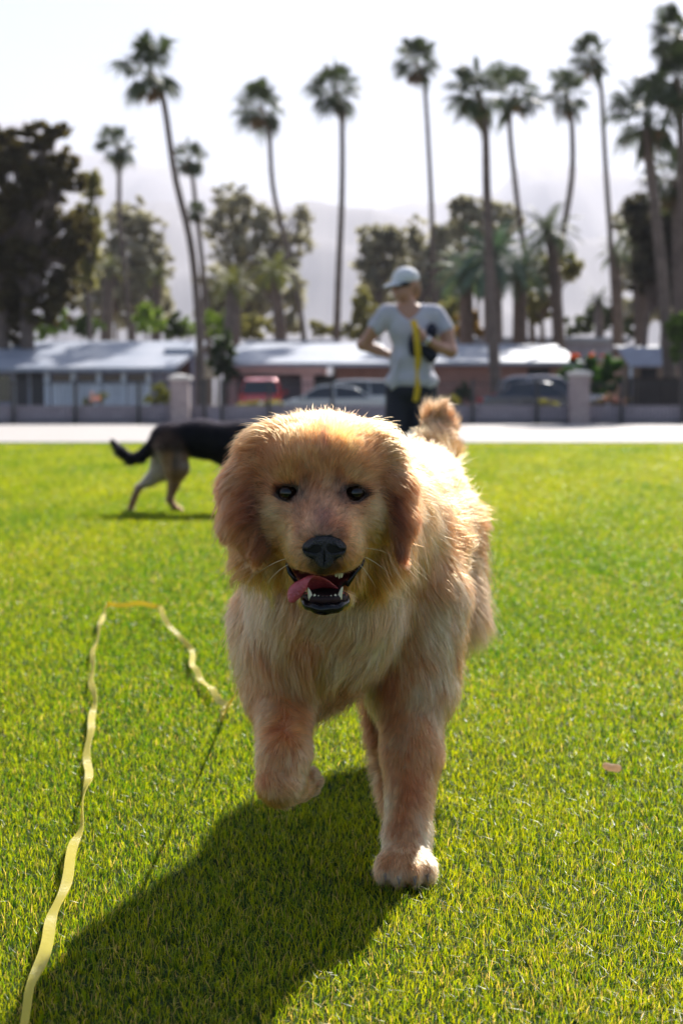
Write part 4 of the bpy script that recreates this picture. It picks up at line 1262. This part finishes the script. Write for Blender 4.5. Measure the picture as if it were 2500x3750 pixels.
tree('leafy_tree', 'bright green leafy tree cut by the right edge above the fence', 'tree', [(2490, 1200, 50, 60), (2500, 1300, 45, 50)], 56, [[(2495, 1280), (2500, 1440)]], (0.10, 0.17, 0.03), 15, n=2600, size=0.14)

def feather_palm(label, crown, rad, path, Y, seed, col=(0.075, 0.095, 0.05), n=26, tw=(0.34, 0.28), name='date_palm'):
    r = np.random.default_rng(seed)
    c = at(*crown, Y); R = rad / FPX * Y
    b = at(path[-1][0], 1480, Y)
    t = empty(name, (b[0], Y, 0), label, 'palm tree', 'feathery date palms')
    pts = spl([np.array([b[0], Y, -.05])] + [at(p[0], p[1], Y) for p in path[::-1]] + [c], 14)
    MB().tube(pts, [tw[0] + (tw[1] - tw[0]) * i / 13 for i in range(14)], 12).build('trunk', M_palmbark, t, smooth=True)
    V, T, CC = [], [], []
    for i in range(n):
        az = i * 2.4 + r.random() * 0.5; el = 1.35 - 1.5 * (i / n)
        cur = c.copy(); d = np.array([math.cos(az) * math.cos(el), math.sin(az) * math.cos(el), math.sin(el)])
        step = R / 12
        bc = np.array(col) * r.uniform(0.7, 1.4)
        for k in range(13):
            nx = cur + d * step
            s_ = unit(np.cross(d, [0, 0, 1.0]))
            for sg in (-1, 1):
                for h_ in (0, .5):
                    p0 = cur + (nx - cur) * h_
                    ll = R * 0.26 * math.sin(math.pi * (0.12 + 0.85 * (k + h_) / 13))
                    tip = p0 + (s_ * sg * 0.8 + d * 0.55 + np.array([0, 0, -0.25])) * ll
                    k0 = len(V); w_ = d * 0.035 * R / 2
                    V += [p0 - w_, p0 + w_, tip]; T.append((k0, k0 + 1, k0 + 2)); CC += [bc, bc, bc * 1.3]
            k0 = len(V)
            V += [cur - s_ * .03, cur + s_ * .03, nx]; T.append((k0, k0 + 1, k0 + 2)); CC += [bc * 1.5] * 3
            cur = nx
            d = unit(d + np.array([0, 0, -0.13 - 0.05 * (i / n)]))
    np_mesh('crown', np.array(V), None, T, mat=M_palmleaf, parent=t, smooth=False, col=np.array(CC))
feather_palm('wide blue green palm with drooping fronds directly behind the thick trunk', (1800, 960), 190, [(1802, 1040), (1806, 1260)], 72, 21, (0.075, 0.125, 0.095), n=44, tw=(.5, .45))
feather_palm('drooping blue green palm just right of the woman\'s shoulder', (1705, 1010), 140, [(1706, 1080), (1708, 1260)], 74, 22, (0.085, 0.13, 0.09), n=36, tw=(.4, .35))
feather_palm('drooping blue green palm between the thick trunk and the spiky date palm', (1905, 1000), 140, [(1904, 1080), (1902, 1260)], 74.5, 23, (0.08, 0.12, 0.085), n=36, tw=(.4, .35))
feather_palm('spiky date palm with upright fronds right of the bushy tree', (2005, 860), 150, [(2020, 900), (2035, 1080), (2045, 1260)], 74, 1)
feather_palm('date palm with arching fronds left of the stout palm trunk', (2330, 880), 120, [(2335, 950), (2345, 1260)], 72, 2)
feather_palm('slender date palm with few fronds behind the slim tall palm', (2250, 930), 90, [(2255, 990), (2262, 1260)], 79, 3, n=16)
feather_palm('yellow green date palm left of the leaning palm\'s foot', (1005, 1000), 110, [(1010, 1060), (1030, 1260)], 76, 4, (0.14, 0.15, 0.04))
feather_palm('yellow green date palm right of the tallest palm\'s trunk', (850, 1050), 110, [(852, 1100), (850, 1260)], 73, 5, (0.15, 0.155, 0.045), tw=(.45, .4))
feather_palm('low date palm between the grey trees and the pine', (575, 1010), 70, [(572, 1100), (570, 1260)], 86, 6, (0.12, 0.13, 0.05), n=18)
feather_palm('date palm with orange skirt beside the pine', (400, 980), 80, [(395, 1080), (385, 1260)], 84, 7, (0.10, 0.11, 0.05), n=18)
feather_palm('far small date palm in the gap at the right', (2190, 1100), 70, [(2192, 1150), (2195, 1260)], 92, 8, n=18)

def shrub(label, lobes, Y, col, seed, n=1500, size=0.09, name='shrub', flowers=None, group=None):
    r = np.random.default_rng(seed)
    b = at(lobes[0][0], 1480, Y)
    t = empty(name, (b[0], Y, 0), label, 'shrub' if name != 'hedge' else 'hedge', group)
    V, T, CC = [], [], []
    tot = sum(l[2] * l[3] for l in lobes); s = Y / FPX
    for (px, py, rx, ry) in lobes:
        c = at(px, py, Y)
        leafy(V, T, CC, c, (rx * s, max(min(rx, ry) * s, .3), ry * s), int(n * rx * ry / tot), size, col, r, 18, flat=1.0)
    mb = MB()
    lowest = min(lobes, key=lambda l: -l[1])
    for k in range(5):
        q = at(lobes[k % len(lobes)][0] + r.uniform(-8, 8), lobes[k % len(lobes)][1], Y)
        mb.tube([(q[0] * .9 + b[0] * .1, Y, 0), (q[0], Y, q[2])], [.04, .015], 5)
    mb.build('stem', M_bark, t)
    np_mesh('foliage', np.concatenate(V), None, np.concatenate(T), mat=M_leaf, parent=t, smooth=False, col=np.concatenate(CC))
    if flowers:
        V, T, CC = [], [], []
        for (px, py, rx, ry, fc, nn) in flowers:
            c = at(px, py, Y - 0.3)
            leafy(V, T, CC, c, (rx * s, .3, ry * s), nn, size * 0.9, fc, r, 8)
        tag(np_mesh('blossom', np.concatenate(V), None, np.concatenate(T), mat=M_leaf, parent=t, smooth=False, col=np.concatenate(CC)), kind='stuff')
    return t
G1 = (0.19, 0.28, 0.04)
shrub('yellow green bush behind the left house, nearest the pine', [(200, 1190, 70, 50), (150, 1215, 40, 40)], 76, G1, 1, 2200, .16, group='green bushes behind the left house')
shrub('mid green round bush behind the left house roof', [(300, 1200, 50, 45), (345, 1190, 40, 45)], 77, (0.07, 0.11, 0.03), 2, 1800, .16, group='green bushes behind the left house')
shrub('tall bright green bush behind the chimney of the left house', [(545, 1190, 55, 60), (530, 1140, 35, 30)], 78, G1, 3, 2200, .16, group='green bushes behind the left house')
shrub('low dark bush right of the chimney of the left house', [(625, 1205, 40, 35), (660, 1190, 35, 45)], 79, (0.06, 0.09, 0.03), 4, 1600, .16, group='green bushes behind the left house')
shrub('yellow green bush behind the gap between the two houses', [(690, 1195, 30, 50), (800, 1190, 50, 60)], 80, G1, 5, 1800, .16, group='green bushes behind the left house')
shrub('pale olive mound over the garage roof', [(930, 1200, 70, 45), (880, 1215, 50, 30)], 81, OLV, 6, 2000, .16)
shrub('grey green bush over the roof by the straight palm', [(1180, 1200, 45, 40), (1230, 1215, 40, 30)], 82, OLV, 7, 1500, .16)
shrub('olive thicket behind the woman\'s shoulders', [(1330, 1120, 60, 80), (1330, 1200, 70, 50), (1660, 1150, 60, 70), (1640, 1210, 70, 40)], 84, OLV, 8, 5000, .2)
shrub('golden leaved bush left of the thick palm trunk', [(1735, 1185, 45, 45), (1690, 1195, 35, 40)], 75, (0.28, 0.17, 0.03), 9, 1500, .16)
shrub('dim green bushes beyond the flat blue roof', [(2120, 1190, 70, 40), (2200, 1170, 60, 50), (2290, 1200, 60, 40)], 96, (0.08, 0.10, 0.05), 10, 3600, .22)
shrub('dark green bush beside the garage, left of the pink column', [(820, 1260, 45, 60), (800, 1310, 40, 60), (830, 1340, 35, 60)], 60.5, (0.045, 0.07, 0.03), 11, 3000, .13)
shrub('dark green hedge topped with red flowers behind the right pillar', [(2110, 1350, 60, 60), (2180, 1350, 60, 60), (2235, 1360, 45, 60), (2150, 1420, 100, 50)], 59, (0.05, 0.13, 0.02), 12, 15000, .11, name='hedge', flowers=[(2105, 1300, 22, 7, (0.38, 0.05, 0.025), 16), (2185, 1298, 26, 7, (0.42, 0.06, 0.03), 20)])
shrub('yellow green shrub beside the left stone pillar', [(580, 1430, 35, 35), (610, 1455, 30, 28), (560, 1462, 30, 22)], 50.5, (0.20, 0.21, 0.03), 13, 1800, .07)
shrub('pale pink flowering shrub above the wall at the left', [(365, 1462, 34, 20), (320, 1470, 24, 14)], 50.3, (0.12, 0.13, 0.06), 14, 700, .06, flowers=[(355, 1458, 36, 18, (0.62, 0.34, 0.38), 260)])
shrub('low yellow flowering shrub over the wall near the garage', [(970, 1478, 60, 12), (900, 1480, 40, 9)], 50.2, (0.24, 0.22, 0.03), 15, 900, .06)
shrub('low yellow flowering shrub over the wall right of the woman', [(1640, 1468, 60, 16), (1590, 1470, 30, 12)], 50.2, (0.26, 0.24, 0.03), 16, 1100, .06)
shrub('low yellow flowering shrub under the dark blue sedan\'s door', [(2000, 1478, 60, 13)], 50.2, (0.24, 0.23, 0.03), 17, 900, .06)
shrub('mound of pink and tan flowers right of the right pillar', [(2240, 1468, 70, 20), (2200, 1474, 50, 16)], 50.2, (0.16, 0.12, 0.07), 18, 1500, .06, flowers=[(2250, 1462, 65, 16, (0.62, 0.36, 0.34), 500)])
shrub('dark rounded bush under the brown house windows', [(1690, 1440, 40, 40)], 60, (0.04, 0.065, 0.03), 19, 1200, .1)
# ------------------------------------------------------------------ the black and tan shepherd dog
YD = 9.17
def g(px, py, dy=0.0): return at(px, py, YD + dy)
SB = Blob()
BLK = (0.005, 0.0045, 0.006); STN = (0.24, 0.12, 0.055); SGR = (0.46, 0.36, 0.27)
bk = ((-1, 0, -0.15), 0.022, BLK)
SB.limb(g(608, 1612), g(735, 1606), 0.098, 0.112, k=0.05, fur=bk)
SB.ell(g(650, 1606), (0.15, 0.105, 0.092), k=0.05, fur=bk)
SB.limb(g(735, 1606), g(880, 1632), 0.112, 0.150, k=0.06, fur=bk)
SB.ell(g(900, 1640), (0.20, 0.13, 0.165), k=0.05, fur=bk)
SB.limb(g(940, 1618), g(1045, 1592), 0.12, 0.085, k=0.05, fur=bk)                        # neck
SB.ell(g(1075, 1588), (0.10, 0.075, 0.08), k=0.03, fur=((-1, 0, 0), 0.015, BLK))
SB.limb(g(1085, 1596), g(1160, 1618), 0.052, 0.030, k=0.03, fur=((-1, 0, 0), 0.008, BLK))
for s in (-1, 1):
    SB.limb(g(1062, 1560, .045 * s), g(1072, 1532, .055 * s), 0.030, 0.008, k=0.015, fur=((0, 0, 1), 0.008, BLK))
tl = [g(562, 1622), g(541, 1648), g(518, 1671), g(481, 1681), g(442, 1652), g(413, 1612)]
SB.chain(tl, [0.034, 0.034, 0.034, 0.032, 0.026, 0.012], k=0.02, fur=((-0.8, 0, -0.5), 0.040, BLK))
# near hind leg (right of the two)
SB.chain([g(625, 1640, -.07), g(648, 1712, -.08), g(636, 1775, -.07)], [0.100, 0.070, 0.036], k=0.04, fur=((-.2, 0, -1), 0.018, STN))
SB.chain([g(636, 1775, -.07), g(621, 1828, -.07), g(640, 1858, -.07)], [0.036, 0.022, 0.018], k=0.02, fur=((0, 0, -1), 0.010, STN))
SB.limb(g(640, 1860, -.07), g(662, 1871, -.07), 0.024, 0.020, k=0.015, fur=((1, 0, 0), 0.008, STN))
# far hind leg, stretched back
SB.chain([g(605, 1650, .07), g(590, 1722, .07), g(552, 1756, .07), g(507, 1786, .07)], [0.09, 0.068, 0.038, 0.020], k=0.03, fur=((-.6, 0, -1), 0.015, SGR))
SB.chain([g(507, 1786, .07), g(488, 1834, .07), g(476, 1862, .07)], [0.026, 0.020, 0.018], k=0.015, fur=((0, 0, -1), 0.010, STN))
SB.limb(g(476, 1864, .07), g(486, 1868, .07), 0.019, 0.018, k=0.01, fur=((0, 0, -1), 0.008, STN))
# forelegs, hidden behind the golden dog from here
SB.chain([g(925, 1690, -.08), g(915, 1770, -.08), g(905, 1850, -.08), g(918, 1868, -.08)], [0.07, 0.04, 0.024, 0.024], k=0.03, fur=((0, 0, -1), 0.012, STN))
SB.chain([g(950, 1690, .08), g(985, 1765, .08), g(980, 1850, .08), g(995, 1868, .08)], [0.07, 0.04, 0.024, 0.024], k=0.03, fur=((0, 0, -1), 0.012, STN))
shep = empty('shepherd_dog', (g(700, 1877)[0], YD, 0), 'slim black and tan shepherd dog walking past in profile behind the golden dog', 'dog')
sV, sQ = SB.mesh(0.011)
def shep_colour(P, C):
    px = 1250 + P[:, 0] / P[:, 1] * FPX
    py = 1480 + (0.7 - P[:, 2]) / P[:, 1] * FPX
    def near(x, y, rx, ry): return np.exp(-(((px - x) / rx) ** 2 + ((py - y) / ry) ** 2))[:, None]
    C = C * (1 - near(690, 1700, 45, 14)) + np.array((0.30, 0.24, 0.19)) * near(690, 1700, 45, 14)           # flank fold
    w_ = near(655, 1672, 18, 40) * 0.7; C = C * (1 - w_) + np.array((0.20, 0.15, 0.12)) * w_
    w_ = near(578, 1700, 16, 60) * 0.7; C = C * (1 - w_) + np.array(SGR) * w_
    w_ = near(640, 1690, 9, 35) * 0.8; C = C * (1 - w_) + np.array((0.02, .018, .018)) * w_
    w_ = np.clip((1668 - py) / 26, 0, 1)[:, None] * (P[:, 1] < 9.2)[:, None] * 0.85; C = C * (1 - w_) + np.array(BLK) * w_
    und = (np.clip((py - 1690) / 30, 0, 1) * (px > 690) * (px < 1000) * (P[:, 2] > 0.35))[:, None] * .6
    C = C * (1 - und) + np.array((0.28, 0.22, 0.17)) * und
    return C
np_mesh('body', sV, sQ, mat=M_skin, parent=shep, col=shep_colour(sV, SB.coat(sV)[2]) * 0.8)
def shep_tweak(P, n, D, L, C, lf):
    return P, n, D, L, shep_colour(P, C), lf * 0.8, np.ones(len(P), bool)
grow_coat('fur', sV, sQ, SB, 70000, hair_mat('shepherd_fur', 0.6, 0.8, ior=1.22), shep, tweak=shep_tweak, radius=0.0007, seg=4, seed=9)
mb = MB()
hc, hr = g(1000, 1592), 0.118
mb.tube([hc + np.array([.035 * math.sin(a) * .6, hr * math.cos(a), hr * math.sin(a)]) for a in np.linspace(0, 2 * math.pi, 25)], 0.012, 8)
mb.build('collar', mat('black_strap', (0.02, 0.02, 0.025), 0.6), shep, smooth=True)

# ------------------------------------------------------------------ the woman
YP = 10.1
def q(px, py, dy=0.0): return at(px, py, YP + dy)
SKN = (0.46, 0.22, 0.15)
f1 = ((0, 0, -1), 0.01, SKN)
PB = Blob()
per = empty('person', (q(1500, 1480)[0], YP, 0), 'woman in white cap and pale grey tee, hand on hip, holding a yellow strap', 'person')
# trunk and pelvis under the clothes
PB.ell(q(1503, 1210), (0.145, 0.095, 0.17), k=0.05, fur=f1)
PB.ell(q(1505, 1330), (0.130, 0.095, 0.13), k=0.05, fur=f1)
PB.ell(q(1505, 1425), (0.160, 0.11, 0.11), k=0.05, fur=f1)
PB.limb(q(1497, 1150), q(1487, 1085, -.015), 0.062, 0.052, k=0.04, fur=f1)
PB.limb(q(1425, 1150), q(1580, 1152), 0.062, 0.062, k=0.05, fur=f1)
# head, turned to the left and a little down
HC = q(1482, 1046, -0.01)
def hd(x, y, z): return HC + np.array([x, y, z])
PB.ell(hd(0.008, 0.0, 0.02), (0.082, 0.086, 0.098), k=0.02, fur=f1)
PB.ell(hd(-0.030, -0.045, -0.045), (0.052, 0.055, 0.062), k=0.03, fur=f1)
PB.ell(hd(-0.048, -0.070, -0.086), (0.020, 0.020, 0.018), k=0.02, fur=f1)             # chin
PB.limb(hd(-0.066, -0.078, 0.0), hd(-0.084, -0.098, -0.032), 0.008, 0.013, k=0.008, fur=f1)   # nose
PB.limb(hd(-0.060, -0.088, -0.058), hd(-0.040, -0.098, -0.060), 0.007, 0.007, k=0.006, fur=f1)  # lips
PB.ell(hd(0.078, -0.015, -0.01), (0.012, 0.018, 0.030), k=0.006, fur=f1)               # ear
# her right arm (left in the picture), hand on the hip
PB.chain([q(1408, 1158), q(1372, 1205, .02), q(1328, 1262, .06)], [0.056, 0.047, 0.040], k=0.03, fur=f1)
PB.chain([q(1328, 1262, .06), q(1385, 1283, .06), q(1428, 1300, .02)], [0.040, 0.035, 0.026], k=0.02, fur=f1)
PB.ell(q(1440, 1308, -.01), (0.035, 0.022, 0.036), k=0.015, fur=f1)
for i in range(4):
    a = q(1445, 1302 + i * 7, -.03); b = q(1466 - i * 2, 1306 + i * 9, -.085); PB.limb(a, b, 0.0095, 0.008, k=0.004, fur=f1)
PB.limb(q(1432, 1296, -.02), q(1440, 1275, -.03), 0.011, 0.009, k=0.006, fur=f1)
# her left arm, forearm raised across the chest
PB.chain([q(1600, 1160), q(1632, 1215, -.03), q(1650, 1285, -.06)], [0.056, 0.048, 0.043], k=0.03, fur=f1)
PB.chain([q(1650, 1285, -.06), q(1608, 1272, -.16), q(1560, 1243, -.24)], [0.043, 0.038, 0.027], k=0.02, fur=f1)
PB.ell(q(1540, 1228, -.27), (0.040, 0.022, 0.036), rot=(0, math.radians(25), 0), k=0.012, fur=f1)
for i in range(4):
    a = q(1528 + i * 1, 1212 + i * 10, -.275); b = q(1514, 1208 + i * 11, -.305); c_ = q(1522, 1212 + i * 11, -.328)
    PB.limb(a, b, 0.0098, 0.009, k=0.003, fur=f1); PB.limb(b, c_, 0.009, 0.008, k=0.003, fur=f1)
PB.chain([q(1540, 1212, -.285), q(1530, 1198, -.31), q(1518, 1192, -.32)], [0.012, 0.0105, 0.009], k=0.005, fur=f1)
# legs
for s, kx, ax in ((-1, 1452, 1448), (1, 1548, 1560)):
    PB.chain([q(1505 + 42 * s, 1440), q(kx, 1580, -.02), q(kx + 2, 1640, .02), q(ax, 1800, .03)], [0.088, 0.060, 0.058, 0.036], k=0.03, fur=f1)
pV, pQ = PB.mesh(0.009)
np_mesh('body', pV, pQ, mat=mat('woman_skin', (0.50, 0.26, 0.18), 0.5, sss=0.1), parent=per)
f2 = f1
# tee shirt
TB = Blob()
TB.ell(q(1503, 1205), (0.160, 0.118, 0.17), k=0.05, fur=f2)
TB.ell(q(1507, 1320), (0.158, 0.118, 0.15), k=0.05, fur=f2)
TB.ell(q(1507, 1395), (0.190, 0.135, 0.10), k=0.05, fur=f2)
TB.limb(q(1420, 1146), q(1585, 1148), 0.066, 0.066, k=0.05, fur=f2)
TB.limb(q(1408, 1158), q(1378, 1198, .015), 0.068, 0.067, k=0.03, fur=f2)
TB.limb(q(1600, 1160), q(1626, 1204, -.02), 0.068, 0.067, k=0.03, fur=f2)
TB.ell(q(1445, 1370, -.10), (0.02, 0.02, 0.12), rot=(0, .2, 0), k=0.04, fur=f2)
TB.ell(q(1560, 1350, -.10), (0.018, 0.02, 0.14), rot=(0, -.25, 0), k=0.04, fur=f2)
TB.cut(q(1497, 1112, -.06), (0.085, 0.13, 0.095), k=0.008)
TB.cut(q(1498, 1135, -.14), (0.060, 0.09, 0.075), k=0.008)
TB.cut(q(1490, 1560), (0.36, 0.4, 0.225), rot=(0, math.radians(8), 0), k=0.008)
TB.cut(q(1340, 1235, .03), (0.085, 0.14, 0.062), rot=(0, math.radians(-52), 0), k=0.005)
TB.cut(q(1655, 1245, -.04), (0.095, 0.14, 0.05), rot=(0, math.radians(38 - 60), 0), k=0.005)
tV, tQ = TB.mesh(0.008)
M_tee = mat('grey_tee', (0.68, 0.66, 0.75), 0.85, noise=(8, 0.25), bump=(14, 0.6), trans=(0.5, 0.5, 0.55, 0.12))
np_mesh('tee_shirt', tV, tQ, mat=M_tee, parent=per)
# trousers to the calf
LB = Blob()
LB.ell(q(1506, 1425), (0.182, 0.128, 0.11), k=0.05, fur=f2)
for s, kx in ((-1, 1450), (1, 1550)):
    LB.chain([q(1505 + 42 * s, 1450), q(kx, 1575, -.02), q(kx, 1640, .0)], [0.102, 0.082, 0.078], k=0.03, fur=f2)
    LB.cut(q(kx, 1700), (0.12, 0.14, 0.07), k=0.005)
lV, lQ = LB.mesh(0.010)
np_mesh('trousers', lV, lQ, mat=mat('navy_trousers', (0.022, 0.022, 0.040), 0.8, noise=(7, 0.3), bump=(12, 0.6)), parent=per)
# hair, cap, glasses, watch, shoes
HB = Blob()
HB.ell(hd(0.030, 0.025, 0.010), (0.080, 0.082, 0.092), k=0.02, fur=f2)
HB.ell(hd(0.058, 0.035, -0.040), (0.050, 0.060, 0.055), k=0.03, fur=f2)
HB.cut(hd(-0.050, -0.085, -0.06), (0.105, 0.10, 0.12), k=0.01)
hV, hQ = HB.mesh(0.007)
np_mesh('hair', hV, hQ, mat=mat('sandy_hair', (0.36, 0.24, 0.14), 0.55, noise=(60, 0.5), bump=(90, 1.0), trans=(0.8, 0.55, 0.35, 0.3)), parent=per)
CB = Blob()
CB.ell(hd(0.004, 0.0, 0.050), (0.098, 0.102, 0.082), rot=(0, math.radians(-8), 0), k=0.01, fur=f2)
CB.cut(hd(0.01, 0.0, -0.045), (0.20, 0.20, 0.066), rot=(0, math.radians(-14), 0), k=0.004)
CB.chain([hd(-0.075, -0.060, 0.022), hd(-0.125, -0.100, -0.004), hd(-0.150, -0.118, -0.020)], [0.007, 0.007, 0.005], k=0.01, fur=f2)
for o_ in np.linspace(-1, 1, 9):
    dx, dy = 0.62 * o_ * 0.07, -0.78 * o_ * 0.07
    ln = math.sqrt(max(1 - o_ * o_ * .8, 0.1))
    a = hd(-0.060 + dx, -0.048 + dy, 0.026 - 0.012 * o_ * o_)
    CB.limb(a, a + np.array([-0.085 * ln, -0.068 * ln, -0.042 * ln]), 0.0075, 0.0055, k=0.012, fur=f2)
cV, cQ = CB.mesh(0.006)
np_mesh('cap', cV, cQ, mat=mat('white_cap', (0.88, 0.89, 0.93), 0.8, trans=(0.6, 0.6, 0.7, 0.2)), parent=per)
mb = MB()
gl = [hd(0.072, -0.035, 0.008), hd(0.030, -0.082, 0.008), hd(0.0, -0.098, 0.004), hd(-0.040, -0.102, 0.0), hd(-0.078, -0.078, 0.0), hd(-0.090, -0.045, 0.0)]
pts = spl(gl, 20)
mb.tube(pts, [0.006 + 0.014 * (1 - abs(i - 11) / 11) ** .5 * (1 if 4 < i < 18 else .2) for i in range(20)], 8)
mb.build('sunglasses', mat('black_plastic', (0.012, 0.012, 0.015), 0.12, spec=0.7), per, smooth=True)
mb = MB(); wc = q(1562, 1245, -.238)
ax_ = unit(q(1560, 1243, -.24) - q(1608, 1272, -.16)); sd = unit(np.cross(ax_, [0, 0, 1])); up = np.cross(sd, ax_)
mb.tube([wc + sd * .031 * math.cos(a) + up * .031 * math.sin(a) for a in np.linspace(0, 2 * math.pi, 19)], 0.008, 6)
mb.lathe([(0.016, -0.006), (0.017, 0.004), (0.012, 0.007)], wc - np.array([0, .034, 0]), 14, 'y')
mb.build('watch', mat('steel', (0.7, 0.72, 0.74), 0.2, metal=0.9), per, smooth=True)
for ax, lb in ((1448, 0), (1560, 1)):
    SH = Blob()
    a = np.array([q(ax, 1800)[0], YP, 0])
    SH.ell(a + np.array([0, .01, .055]), (0.042, 0.062, 0.055), k=0.02, fur=f2)
    SH.ell(a + np.array([0, -.09, .035]), (0.047, 0.095, 0.036), k=0.02, fur=f2)
    v_, q_ = SH.mesh(0.008)
    np_mesh('shoe', v_, q_, mat=mat('grey_shoe', (0.30, 0.31, 0.34), 0.7), parent=per)

def ribbon(name, pts, wdir, width, mat_, parent=None, th=0.0012, n=160):
    """flat strap along pts; wdir gives the direction of its width at each point"""
    P = spl(pts, n); W = unit(spl(wdir, n))
    if n > 300:
        k_ = np.arange(n)
        W = unit(W + np.stack([0 * k_, 0 * k_, 0.45 * np.sin(k_ * 0.21) + 0.35 * np.sin(k_ * 0.093 + 1)], 1))
        P = P + np.stack([0.0022 * np.sin(k_ * 0.33), 0 * k_, 0.003 * np.sin(k_ * 0.27) * (k_ < n * 0.85)], 1)
    V, Q = [], []
    for i in range(n):
        tg = unit(P[min(i + 1, n - 1)] - P[max(i - 1, 0)])
        w_ = unit(W[i] - tg * (W[i] @ tg)); u = np.cross(w_, tg)
        for a, b in ((-1, -1), (1, -1), (1, 1), (-1, 1)):
            V.append(P[i] + w_ * width / 2 * a + u * th * b)
    for i in range(n - 1):
        for k in range(4):
            Q.append((i * 4 + k, i * 4 + (k + 1) % 4, i * 4 + 4 + (k + 1) % 4, i * 4 + 4 + k))
    Q += [(3, 2, 1, 0), (n * 4 - 4, n * 4 - 3, n * 4 - 2, n * 4 - 1)]
    return np_mesh(name, V, Q, mat=mat_, parent=parent, smooth=False)
M_yel = mat('yellow_strap', (0.75, 0.52, 0.02), 0.6, trans=(0.8, 0.55, 0.03, 0.25))
pts = [q(1512, 1172, -.31), q(1520, 1200, -.335), q(1526, 1245, -.345), q(1530, 1310, -.33), q(1527, 1370, -.31), q(1528, 1425, -.30), q(1520, 1470, -.30)]
o = ribbon('yellow_leash', pts, [(1, 0, 0), (1, .2, 0), (1, .3, 0), (1, -.3, 0), (.5, 1, 0), (1, .2, 0), (.8, .5, 0)], 0.042, M_yel)
tag(o, 'yellow webbing leash hanging straight down from the woman\'s fist', 'leash')
# dark pouch held against her chest
BG = Blob()
BG.ell(q(1512, 1262, -.17), (0.035, 0.045, 0.085), k=0.03, fur=f2)
BG.ell(q(1578, 1290, -.15), (0.048, 0.05, 0.075), k=0.03, fur=f2)
BG.ell(q(1545, 1275, -.16), (0.05, 0.035, 0.055), k=0.03, fur=f2)
BG.ell(q(1580, 1210, -.16), (0.040, 0.045, 0.055), k=0.02, fur=f2)
bV, bQ = BG.mesh(0.009)
bag = np_mesh('pouch', bV, bQ, mat=mat('navy_cloth', (0.012, 0.014, 0.035), 0.75, bump=(10, 0.8)))
tag(bag, 'dark navy folded cloth pouch hugged under the woman\'s raised forearm', 'pouch')

# ------------------------------------------------------------------ the golden dog's long line, lying on the lawn
M_line = mat('pale_yellow_line', (0.80, 0.72, 0.11), 0.30, spec=0.7, trans=(0.95, 0.78, 0.06, 0.42), bump=(900, 0.5))
LP = [(60, 3860, .03, .2), (110, 3640, .03, .3), (160, 3480, .03, .2), (205, 3330, .03, .3), (250, 3190, .028, .15), (283, 3060, .026, .5), (305, 2950, .03, 1.2), (322, 2840, .026, .2), (322, 2740, .026, .4), (335, 2650, .03, .3), (345, 2570, .035, 1.3),
      (336, 2500, .03, .2), (338, 2430, .03, 1.0), (345, 2370, .03, .2), (362, 2310, .03, 1.1), (372, 2270, .03, .3), (388, 2222, .032, 1.4), (420, 2216, .036, 1.5), (480, 2213, .036, 1.55), (540, 2214, .036, 1.5), (580, 2222, .032, 1.2), (598, 2252, .03, .5),
      (612, 2285, .03, .9), (650, 2325, .03, .2), (688, 2362, .03, .9), (702, 2395, .03, .2), (708, 2440, .03, .1), (728, 2475, .03, .8), (765, 2515, .03, .3), (800, 2560, .03, .2), (840, 2585, .03, .5), (828, 2608, .03, 1.2), (812, 2630, .035, 1.3)]
pts, wd = [], []
for px, py, z, tw in LP:
    p = on_ground(px, py, z * 0.9 if py > 2300 else z * 1.45); pts.append(p); wd.append((math.cos(tw), 0.1, math.sin(tw)))
pts += [np.array([-0.245, 3.07, 0.05]), np.array([-0.205, 2.93, 0.13]), np.array([-0.15, 2.70, 0.28]), np.array([-0.07, 2.40, 0.48])]
wd += [(.1, 1, .3), (0, 1, .3), (.2, 1, .2), (.3, 1, 0)]
o = ribbon('long_leash', pts, wd, 0.0155, M_line, n=420, th=0.0007)
tag(o, 'pale yellow flat leash looping over the lawn at the left to the golden dog', 'leash')

# a small scrap on the lawn at the right
mb = Blob()
c0 = on_ground(2240, 2812, 0.02)
mb.ell(c0, (0.013, 0.010, 0.007), k=0.004, fur=f2).ell(c0 + np.array([-.010, .002, .003]), (0.008, 0.007, 0.006), k=0.004, fur=f2).ell(c0 + np.array([.008, -.004, .0]), (0.009, 0.006, 0.008), k=0.003, fur=f2)
v_, q_ = mb.mesh(0.0015)
o = np_mesh('dry_leaf', v_, q_, mat=mat('dry_scrap', (0.80, 0.60, 0.46), 0.8, noise=(300, 0.5), bump=(300, 1), trans=(0.9, 0.7, 0.5, 0.6)))
tag(o, 'small crumpled tan dry leaf lying alone on the lawn at the right', 'leaf')
# ------------------------------------------------------------------ haze round the whole scene
mh = bpy.data.materials.new('haze')
mh.use_nodes = True
n_ = mh.node_tree.nodes
n_.remove(n_['Principled BSDF'])
pv = n_.new('ShaderNodeVolumePrincipled')
pv.inputs['Color'].default_value = (0.86, 0.87, 1.0, 1)
pv.inputs['Density'].default_value = 0.00019
pv.inputs['Anisotropy'].default_value = 0.15
mh.node_tree.links.new(pv.outputs[0], n_['Material Output'].inputs['Volume'])
o = MB().box(-9100, 9100, -310, 12100, -1.0 - 3, 1490).build('haze', mh)
tag(o, 'thin pale air haze that fades the hills', 'haze', kind='stuff')
